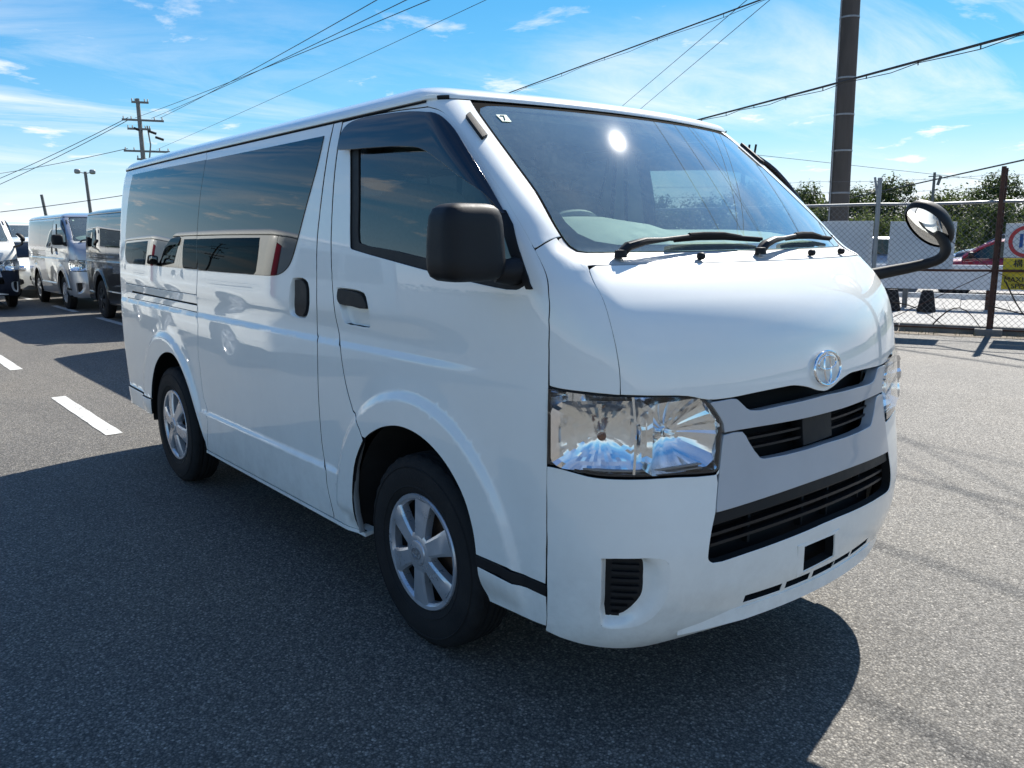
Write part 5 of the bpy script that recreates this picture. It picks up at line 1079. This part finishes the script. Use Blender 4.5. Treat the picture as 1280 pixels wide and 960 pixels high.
# boards hung on the fence
def board(name, s0, s1, z0, z1, tilt, label, mat='board_white', th=.006, n_=.05):
    m = MB(); c = fp((s0+s1)/2, n_, (z0+z1)/2); m.box((0, 0, 0), (s1-s0, th, z1-z0), bev=.002)
    for dx in (-.45, .45):
        for dz in (-.44, .44): m.tube([(dx*(s1-s0), -th*.5-.004, dz*(z1-z0)), (dx*(s1-s0), th, dz*(z1-z0))], .006, 8, mi=1)
    o = m.build(name, [mat, 'galv']); o.location = c; o.rotation_euler = (0, R(tilt), math.atan2(FD.y, FD.x)); tag(o, label, 'board'); return o
board('blank_board', -1.34, -.44, .60, 1.60, 0, 'larger blank white board on the fence, left of the grey post', )
board('blank_board', -.22, .64, .92, 1.58, 1.0, 'smaller blank white board on the fence, behind the van\'s round mirror')
# speed limit sign
vary('sign_white', (.70, .71, .71), (.78, .79, .79), 5, (.4, .55)); vary('sign_red', (.50, .035, .04), (.58, .05, .05), 6, (.4, .55)); vary('sign_blue', (.015, .10, .36), (.02, .13, .42), 6, (.4, .55))
vary('sign_yellow', (.66, .50, .02), (.74, .57, .03), 5, (.4, .55)); vary('sign_black', (.012, .012, .012), (.02, .02, .02), 9, (.5, .6))
sg_ = empty('speed_limit_sign', fp(1.50, .0, .62), math.atan2(FD.y, FD.x), 'speed limit sign with a red ring and blue 10 above yellow plates', 'sign')
m = MB(); m.box((0, .045, .69), (.52, .004, .46), bev=.0015); m.build('sign_plate', ['sign_white'], sg_)
m = MB(); m.box((0, .045, .235), (.50, .004, .43), bev=.0015); m.build('yellow_plate', ['sign_yellow'], sg_)
m = MB(); n = 56; V_ = []
for r_ in (.215, .165):
    for y in (.0405, .039): V_ += [(r_*math.cos(2*math.pi*j/n), y, .675+r_*math.sin(2*math.pi*j/n)) for j in range(n)]
m.add(V_, [(a*n+j, a*n+(j+1) % n, b*n+(j+1) % n, b*n+j) for a, b in ((0, 1), (1, 3), (3, 2)) for j in range(n)]); m.build('red_ring', ['sign_red'], sg_)
def sign_text(txt, size, x, z, mat, name, bold=0, sx=1.0):
    v, f = text_mesh(txt, size); mb = MB(); V2 = []
    for dx in ((0,) if not bold else (-bold, 0, bold)):
        mb.add([(x+p.x*sx+dx, .0395-.0002*abs(dx)/max(bold, 1e-6), z+p.y) for p in v], f)
    return mb.build(name, [mat], sg_, fix=False)
sign_text('10', .27, 0, .675, 'sign_blue', 'numeral', .008, .95)
sign_text('構 内', .115, 0, .37, 'sign_black', 'lettering', .003)
sign_text('MAXIMUM', .098, 0, .155, 'sign_black', 'lettering', .002, .98); sign_text('SPEED', .098, 0, .065, 'sign_black', 'lettering', .002)

# dry vines on the fence foot and weeds
vary('vine', (.035, .026, .018), (.07, .05, .035), 12, (.9, .95)); vary('weed', (.10, .105, .045), (.19, .165, .08), 5, (.8, .9))
rnd = random.Random(11)
for k, (s0, s1, z0, zp) in enumerate(((-.1, .62, .42, .08), (.45, 1.1, .12, .30), (1.1, 2.3, .42, .02), (-1.6, -.3, .20, .34), (1.3, 1.9, .75, -.2))):
    m = MB(); pts = []
    for i in range(9):
        t_ = i/8; pts.append(loc(fp(s0+(s1-s0)*t_, -.05+.02*math.sin(i), z0+zp*math.sin(math.pi*t_)-t_*z0*.8)))
    m.tube(pts, [.011*(1-.6*i/8) for i in range(9)], 6)
    for i in range(2, 8, 2): p = Vector(pts[i]); m.tube([p, p+Vector((rnd.uniform(-.1, .1), -.03, rnd.uniform(.05, .2)))], [.004, .0015], 4)
    o = m.build('vine', ['vine']); o.location = Fo; tag(o, ['looping dry vine at the fence foot left of the rusty post', 'thin dry branch leaning on the fence against the rusty post', 'long dry vine on the fence right of the rusty post', 'dry vine on the fence under the larger white board', 'short dry twig caught in the fence below the sign'][k], 'vine', 'dry vines on the fence')
m = MB()
for k in range(1500):
    p = fp(rnd.uniform(-9, 6), rnd.choice((-.2, .35))+rnd.gauss(0, .10), 0); h_ = rnd.uniform(.03, .12); a = rnd.uniform(0, 6.28)
    d_ = Vector((math.cos(a), math.sin(a), 0)); sd_ = Vector((-d_.y, d_.x, 0))*.004
    m.add([p-sd_, p+sd_, p+d_*h_*.5+Vector((0, 0, h_))], [(0, 1, 2)])
tag(m.build('weeds', ['weed'], fix=False), 'sparse dry weeds along the fence foot', 'weeds', kind='stuff')

# ------------------------------------------------------------------ beyond the fence
vary('barrier_white', (.58, .60, .62), (.70, .71, .72), 2.5, (.6, .8))
bar = empty('barrier', fp(.3, 4.3), math.atan2(FD.y, FD.x), 'long low white barrier on posts beyond the fence', 'barrier')
m = MB(); m.box((0, 0, .60), (7.0, .06, .46), bev=.01); m.build('panel', ['barrier_white'], bar)
m = MB(); m.box((0, .1, .24), (7.0, .05, .10), bev=.01); m.build('rail', ['barrier_white'], bar)
for x in (-3.2, -1.9, -.6, .8, 2.1, 3.3):
    m = MB(); m.box((x, .04, .26), (.09, .09, .52), bev=.008); m.build('post', ['rust' if x == .8 else 'concrete_dark'], bar)
for k, s_ in enumerate((-.25, .18)):
    m = MB(); m.lathe([(0, 0), (.15, 0), (.16, .04), (.145, .10), (.12, .26), (.10, .36), (.085, .40), (0, .41)], 20, 'z'); o = m.build('rubber_bollard', ['rubber'], None, True); o.location = fp(s_*1.35-.1, 3.4); tag(o, ('left' if k == 0 else 'right')+' of two squat dark rubber bollards behind the fence', 'bollard', 'dark bollards beyond the fence')
build_wagon((-5.95, 18.15, 0), R(201), 'dark red car parked beyond the fence, left of the speed limit sign', 'paint_red', .90)
build_wagon((-10.3, 17.9, 0), R(202), 'silver car beyond the fence between the two white boards', 'paint_silver', .92)
vary('paint_blue_dark', (.02, .035, .06), (.025, .04, .07), 6, (.3, .4), coat=.8)
build_wagon((-8.4, 25.6, 0), R(198), 'dark blue car beyond the red car, seen over its roof', 'paint_blue_dark', 1.0)

# ------------------------------------------------------------------ poles and cables
vary('pole_concrete', (.05, .043, .038), (.095, .083, .073), 3, (.8, .9), bump=.25, bscale=40, stretch=(1, 1, .15))
vary('pole_grey', (.14, .135, .13), (.21, .205, .20), 4, (.8, .9))
vary('cable', (.012, .012, .013), (.02, .02, .02), 5, (.6, .7))
vary('ceramic', (.30, .29, .27), (.42, .41, .39), 6, (.3, .4))
def pole(loc_, h, r0, r1, label, mat='pole_concrete', lean=(0, 0)):
    o = empty('utility_pole', loc_, 0, label, 'pole', 'utility poles'); m = MB(); n = 8
    m.tube([(lean[0]*i/n, lean[1]*i/n, h*i/n) for i in range(n+1)], [r0+(r1-r0)*i/n for i in range(n+1)], 18); m.build('shaft', [mat], o, True); return o
pr = pole((-7.85, 16.1, 0), 12.5, .235, .185, 'thick dark concrete utility pole behind the fence', lean=(-.10, .05))
for z_ in (1.7, 2.35, 3.3, 4.1, 4.9, 6.2):
    m = MB(); r_ = .2365-.0040*z_; m.lathe([(r_, -.02), (r_+.008, -.018), (r_+.008, .018), (r_, .02)], 18, 'z', (-.10*z_/12.5, .05*z_/12.5, z_)); m.build('steel_band', ['galv'], pr, True)
m = MB(); m.tube([(-.10, -.23, .3), (-.11, -.225, 3), (-.13, -.215, 6), (-.15, -.20, 10)], .014, 6); m.build('conduit', ['galv'], pr, True)
pl = pole((-60.1, 16.0, 0), 11.0, .20, .13, 'distant utility pole with crossarms and insulators above the van roof at left', 'pole_grey', (-.1, -.12))
ca, sa = .28, .96
def arm(parent, z_, L, xo=0, th=.13):
    m = MB(); m.box((xo*ca, xo*sa, z_), (L, th, th), Matrix.Rotation(math.atan2(sa, ca), 3, 'Z')); m.build('crossarm', ['pole_grey'], parent)
    for k in (-.92, -.55, .55, .92):
        q = MB(); q.lathe([(.0, .0), (.05, .0), (.03, .06), (.055, .08), (.03, .13), (.05, .15), (0, .2)], 10, 'z', ((xo+k*L/2)*ca, (xo+k*L/2)*sa, z_+th/2)); q.build('insulator', ['ceramic'], parent, True)
arm(pl, 10.75, 1.1); arm(pl, 9.55, 2.7, .1); arm(pl, 8.95, 1.5, -.2); arm(pl, 7.45, 3.0, .2); arm(pl, 6.9, 1.6, .3)
for xo, z_ in ((.55, 8.75), (1.0, 8.35), (-.35, 8.9)):
    m = MB(); m.tube([(xo*ca-.2*ca, xo*sa-.2*sa, z_+.1), (xo*ca+.35*ca, xo*sa+.35*sa, z_-.08)], .09, 10); m.build('cable_closure', ['cable'], pl, True)
m = MB(); m.tube([(0, .3, 6.8), (.1, .45, 7.9), (0, .35, 9.2)], .05, 8); m.build('riser', ['pole_grey'], pl, True)
lp_ = pole((-75.6, 15.9, 0), 7.0, .16, .12, 'thin floodlight pole standing over the parked vans at left', 'pole_grey', (-.05, -.25))
for k in (-.55, .5):
    m = MB(); m.tube([(0, -.25, 6.85), (k*.3*ca, -.25+k*sa, 6.95)], .04, 6); v_, f_ = superbox((k*.3*ca, -.25+k*sa*1.15, 7.0), (.40, .46, .40), .6, 8); m.add(v_, f_); m.build('floodlight', ['galv'], lp_, True)
pole((-86.1, 14.7, 0), 5.5, .17, .13, 'short bare post left of the floodlight pole', 'pole_grey', (-.1, -.55))
ins = pole((-23.45, 34.7, 0), 5.4, .14, .10, 'insulator-topped pole peeking over the right end of the windscreen', 'pole_grey')
m = MB(); m.box((0, 0, 5.35), (1.1, .08, .08), Matrix.Rotation(R(38), 3, 'Z')); m.build('crossarm', ['pole_grey'], ins)
for k in (-.45, -.15, .2, .5): m = MB(); m.tube([(k*.8, k*.62, 5.38), (k*.85+.03, k*.66+.03, 5.95)], .055, 8); m.build('insulator', ['cable'], ins, True)
sp2 = pole((-27.6, 66.4, 0), 6.2, .14, .10, 'small far pole above the trees right of the round mirror', 'pole_grey')
m = MB(); m.box((0, 0, 5.9), (.9, .08, .08)); m.tube([(.3, 0, 5.2), (.5, 0, 5.9)], .12, 8); m.build('crossarm', ['pole_grey'], sp2)
for k, (q, D0, D1) in enumerate(()): pass
def cable(a, b, rad, label, sag=.0, ext=.0, extra=None):
    a, b = Vector(a), Vector(b); d_ = b-a; b2 = b+d_*ext; n = 24
    pts = []
    for i in range(n+1):
        t_ = i/n; p = a.lerp(b2, t_); p.z -= sag*4*t_*(1-t_); pts.append(p)
    m = MB(); o0 = pts[0]; m.tube([p-o0 for p in pts], rad, 6)
    if extra:   # a messenger wire lashed under the main cable
        m.tube([p-o0-Vector((0, 0, extra*(1.2+.6*math.sin(i*2.1)))) for i, p in enumerate(pts)], rad*.35, 5)
        for i in range(0, n, 2): m.tube([pts[i]-o0, pts[i]-o0-Vector((0, 0, extra*1.5))], rad*.5, 4)
    o = m.build('overhead_cable', ['cable'], None, True); o.location = o0; return tag(o, label, 'cable', 'overhead cables')
cable((-27.35, 21.53, 7.47), (-10.69, 16.74, 7.26), .020, 'thick cable rising to the right from the middle of the van roof', 0, 1.2, .06)
cable((-14.72, 18.71, 4.80), (-3.11, 12.79, 4.57), .024, 'thick lashed cable crossing in front of the dark utility pole', .03, .40, .05)
pe_ = pole((1.60, 10.45, 0), 8.5, .17, .13, 'utility pole by the fence just past the right edge, holding the lashed cable')
m = MB(); m.box((0, .02, 4.45), (.12, .5, .10)); m.build('bracket', ['galv'], pe_)
cable((-25.11, 26.89, 7.10), (-10.95, 16.5, 7.25), .009, 'left of two thin wires rising above the windscreen', 0, 1.2)
cable((-24.41, 27.53, 7.04), (-10.55, 16.85, 7.20), .009, 'right of two thin wires rising above the windscreen', 0, 1.2)
cable((-17.57, 32.46, 2.74), (-5.85, 21.36, 3.23), .022, 'sloping stay cable behind the fence reaching the right edge', 0, .8)
cable((-24.0, 36.0, 5.6), (-17.0, 60, 4.3), .012, 'thin wire falling from the insulator-topped pole', 0, 0)
for k, (p0, p1) in enumerate((((-59.77, 17.15, 9.75), (-19.39, 10.23, 7.99)), ((-59.9, 16.6, 9.70), (-19.0, 10.88, 8.02)), ((-60.2, 15.6, 9.68), (-18.68, 11.37, 8.04)))):
    cable(p0, p1, .012, ('topmost', 'middle', 'lowest')[k]+' of three wires climbing right from the distant left pole', .25, .7)
cable((-59.9, 16.8, 7.6), (-17.66, 12.83, 8.07), .008, 'faint single wire below the three wires from the distant left pole', .2, .7)
for k, (p0, p1) in enumerate((((-60.35, 15.2, 9.7), (-76.9, 9.5, 6.6)), ((-60.3, 15.4, 9.65), (-76.9, 9.4, 6.1)), ((-60.4, 15.0, 7.6), (-95, 12.2, 8.2)))):
    cable(p0, p1, .022, ('upper wire', 'second wire', 'lower wire')[k]+' leaving the distant left pole towards the left edge', .35, .8)
cable((-76.9, 9.3, 3.6), (-70, 20, 5.6), .03, 'dark cable passing the top of the floodlight pole', .2, .6)

# ------------------------------------------------------------------ trees
def leafmat(name, c1, c2, c3):
    m = bpy.data.materials.new(name); m.use_nodes = True; t = m.node_tree; b = t.nodes['Principled BSDF']; MATS[name] = m
    co = t.nodes.new('ShaderNodeTexCoord'); f = noise(t, co.outputs['Object'], 1.1, 4, .7)
    c = ramp(t, f, [(.3, c1), (.52, c2), (.72, c3)]); t.links.new(c, b.inputs['Base Color']); b.inputs['Roughness'].default_value = .6
    b.inputs['Specular IOR Level'].default_value = .3
    tr = t.nodes.new('ShaderNodeBsdfTranslucent'); t.links.new(c, tr.inputs[0]); mx = t.nodes.new('ShaderNodeMixShader'); mx.inputs[0].default_value = .5
    o = t.nodes['Material Output']; t.links.new(b.outputs[0], mx.inputs[1]); t.links.new(tr.outputs[0], mx.inputs[2]); t.links.new(mx.outputs[0], o.inputs[0])
leafmat('leaf_dark', (.035, .052, .016), (.060, .085, .026), (.090, .110, .038)); leafmat('leaf_mid', (.055, .085, .020), (.090, .120, .032), (.13, .145, .046)); leafmat('leaf_olive', (.080, .080, .028), (.125, .115, .042), (.17, .145, .065))
vary('bark', (.06, .045, .035), (.10, .08, .06), 6, (.9, .95), bump=.5, bscale=30)
def crown_mesh(seed, h, w, mat, n=6500, leaf=.15, zlo=.12):
    r_ = random.Random(seed); m = MB(); cl_ = []
    for k in range(44):
        a = r_.uniform(0, 6.283); q = math.sqrt(r_.random()); zz_ = zlo+(1-zlo)*r_.random()
        rad = w*.5*q*(1-.55*max(0, (zz_-.55)/.45)**1.5)
        cl_.append((Vector((rad*math.cos(a), rad*math.sin(a), zz_*h*.93)), r_.uniform(.12, .24)*w))
    V = []; F = []
    for k in range(n):
        c, s_ = cl_[int(r_.random()**.8*len(cl_))]
        d_ = Vector((r_.gauss(0, 1), r_.gauss(0, 1), r_.gauss(0, .8))); d_.normalize(); p = c+d_*s_*(r_.random()**.35)
        n_ = (d_+Vector((r_.uniform(-.8, .8), r_.uniform(-.8, .8), r_.uniform(-.2, 1.0)))).normalized()
        a = n_.orthogonal().normalized(); a.rotate(Matrix.Rotation(r_.uniform(0, 6.28), 3, n_)); b = n_.cross(a); l = leaf*r_.uniform(.5, 1.3)
        i = len(V); V += [p-a*l, p+b*l*.55, p+a*l, p-b*l*.55]; F.append((i, i+1, i+2, i+3))
    me = mk('crown', V, F, [mat]); return me
def trunk_mesh(seed, h, w):
    r_ = random.Random(seed+99); m = MB(); m.tube([(0, 0, -.1), (.05, .02, h*.3), (.0, .08, h*.55), (.04, .0, h*.8)], [.17, .13, .09, .04], 10)
    for k in range(6):
        a = r_.uniform(0, 6.28); z0 = h*r_.uniform(.22, .55); d_ = Vector((math.cos(a), math.sin(a), 0)); m.tube([(0, 0.03, z0), Vector((0, 0, z0+h*.12))+d_*w*.18, Vector((0, 0, z0+h*.28))+d_*w*.36], [.07, .05, .02], 7)
    return m.build('trunk', ['bark'], None, True)
PROTO = []
for k, (h, w, mt) in enumerate(((6.4, 6.2, 'leaf_dark'), (5.8, 6.8, 'leaf_mid'), (6.0, 5.2, 'leaf_olive'), (6.8, 7.0, 'leaf_dark'))):
    PROTO.append((crown_mesh(k+1, h, w, mt), trunk_mesh(k+1, h, w), h))
def tree(p, k, sc, rz_, label, group='trees beyond the fence'):
    o = empty('tree', p, rz_, label, 'tree', group); o.scale = (sc, sc, sc)
    for src in PROTO[k][:2]:
        c = src.copy(); COL.objects.link(c); c.parent = o
    return o
r_ = random.Random(21)
def polar(px, D):   # direction given as an azimuth in degrees from the van's axis
    a = R(px); return Vector((2.26+math.cos(a)*D, -2.29+math.sin(a)*D, 0))
ordw = ('first', 'second', 'third', 'fourth', 'fifth', 'sixth', 'seventh', 'eighth', 'ninth', 'tenth', 'eleventh', 'twelfth')
az_r = [115.6, 112.6, 109.8, 106.9, 104.2, 101.3, 98.4]
top_r = [6.0, 5.3, 5.9, 5.1, 5.2, 4.8, 5.6]
for i, (a, h) in enumerate(zip(az_r, top_r)):
    D = 84+r_.uniform(-5, 5); k = (0, 1, 3, 2, 1, 2, 2)[i]; tree(polar(a, D), k, h/PROTO[k][2], r_.uniform(0, 6.28), ordw[i]+' tree from the dark utility pole in the row beyond the fence')
az_b = [153, 149.6, 146.2, 143, 139.8, 136.8, 133.6, 130.5, 127.4, 124.3, 121.3, 118.4]
for i, a in enumerate(az_b):
    D = 82+r_.uniform(-6, 6); k = r_.choice((0, 1, 3, 0)); tree(polar(a, D), k, r_.uniform(.80, 1.02), r_.uniform(0, 6.28), ordw[i]+' tree from the left in the row behind the large white van')
# second, lower row filling the gaps, and shrubs nearer the fence
for i, (a, D, sc, k, lab) in enumerate(((113.8, 40, .40, 1, 'bright green shrub beyond the fence beside the dark utility pole'), (117.0, 38, .38, 1, 'low green shrub beyond the fence just right of the windscreen pillar'), (104.0, 44, .46, 2, 'olive bush beyond the fence right of the rusty post'), (100.6, 43, .48, 2, 'olive bush beyond the fence above the speed limit sign'), (107.4, 55, .50, 0, 'dark bush beyond the fence behind the round mirror'), (110.3, 50, .48, 0, 'dark green bush beyond the fence above the white boards'))):
    tree(polar(a, D), k, sc, i*1.3, lab, 'shrubs beyond the fence')
for c, t_, h in PROTO:
    bpy.data.objects.remove(c); bpy.data.objects.remove(t_)
# unbroken undergrowth below the tree row
V = []; F = []; r_ = random.Random(8)
def leafq(p, l):
    n_ = Vector((r_.gauss(0, 1), r_.gauss(0, 1), r_.gauss(.3, .8))).normalized(); b = n_.orthogonal().normalized(); b.rotate(Matrix.Rotation(r_.uniform(0, 6.28), 3, n_)); c = n_.cross(b); i = len(V)
    V.extend([p-b*l, p+c*l*.55, p+b*l, p-c*l*.55]); F.append((i, i+1, i+2, i+3))
for k in range(22000):
    a = r_.uniform(92, 158); D = 88+7*r_.random(); hm = 4.1+.7*math.sin(a*1.9)+.5*math.sin(a*4.3+1)+.3*math.sin(a*9.1)
    p = polar(a, D); p.z = hm*r_.random()**.75; leafq(p, r_.uniform(.12, .34))
tag(mk('undergrowth', V, F, ['leaf_mid']), 'unbroken green undergrowth below the tree row', 'undergrowth', kind='stuff')
# distant wooded horizon all round the car park, behind the camera too
V = []; F = []
for k in range(15000):
    a = r_.uniform(0, 360); D = 190+40*r_.random(); hm = 1.9+.8*math.sin(R(a)*7)+.6*math.sin(R(a)*17+1)+.4*math.sin(R(a)*41)
    p = Vector((math.cos(R(a))*D, math.sin(R(a))*D, hm*r_.random()**.7)); leafq(p, r_.uniform(.4, .9))
tag(mk('far_woods', V, F, ['leaf_dark']), 'low far-off woods on the horizon', 'woods', kind='stuff')
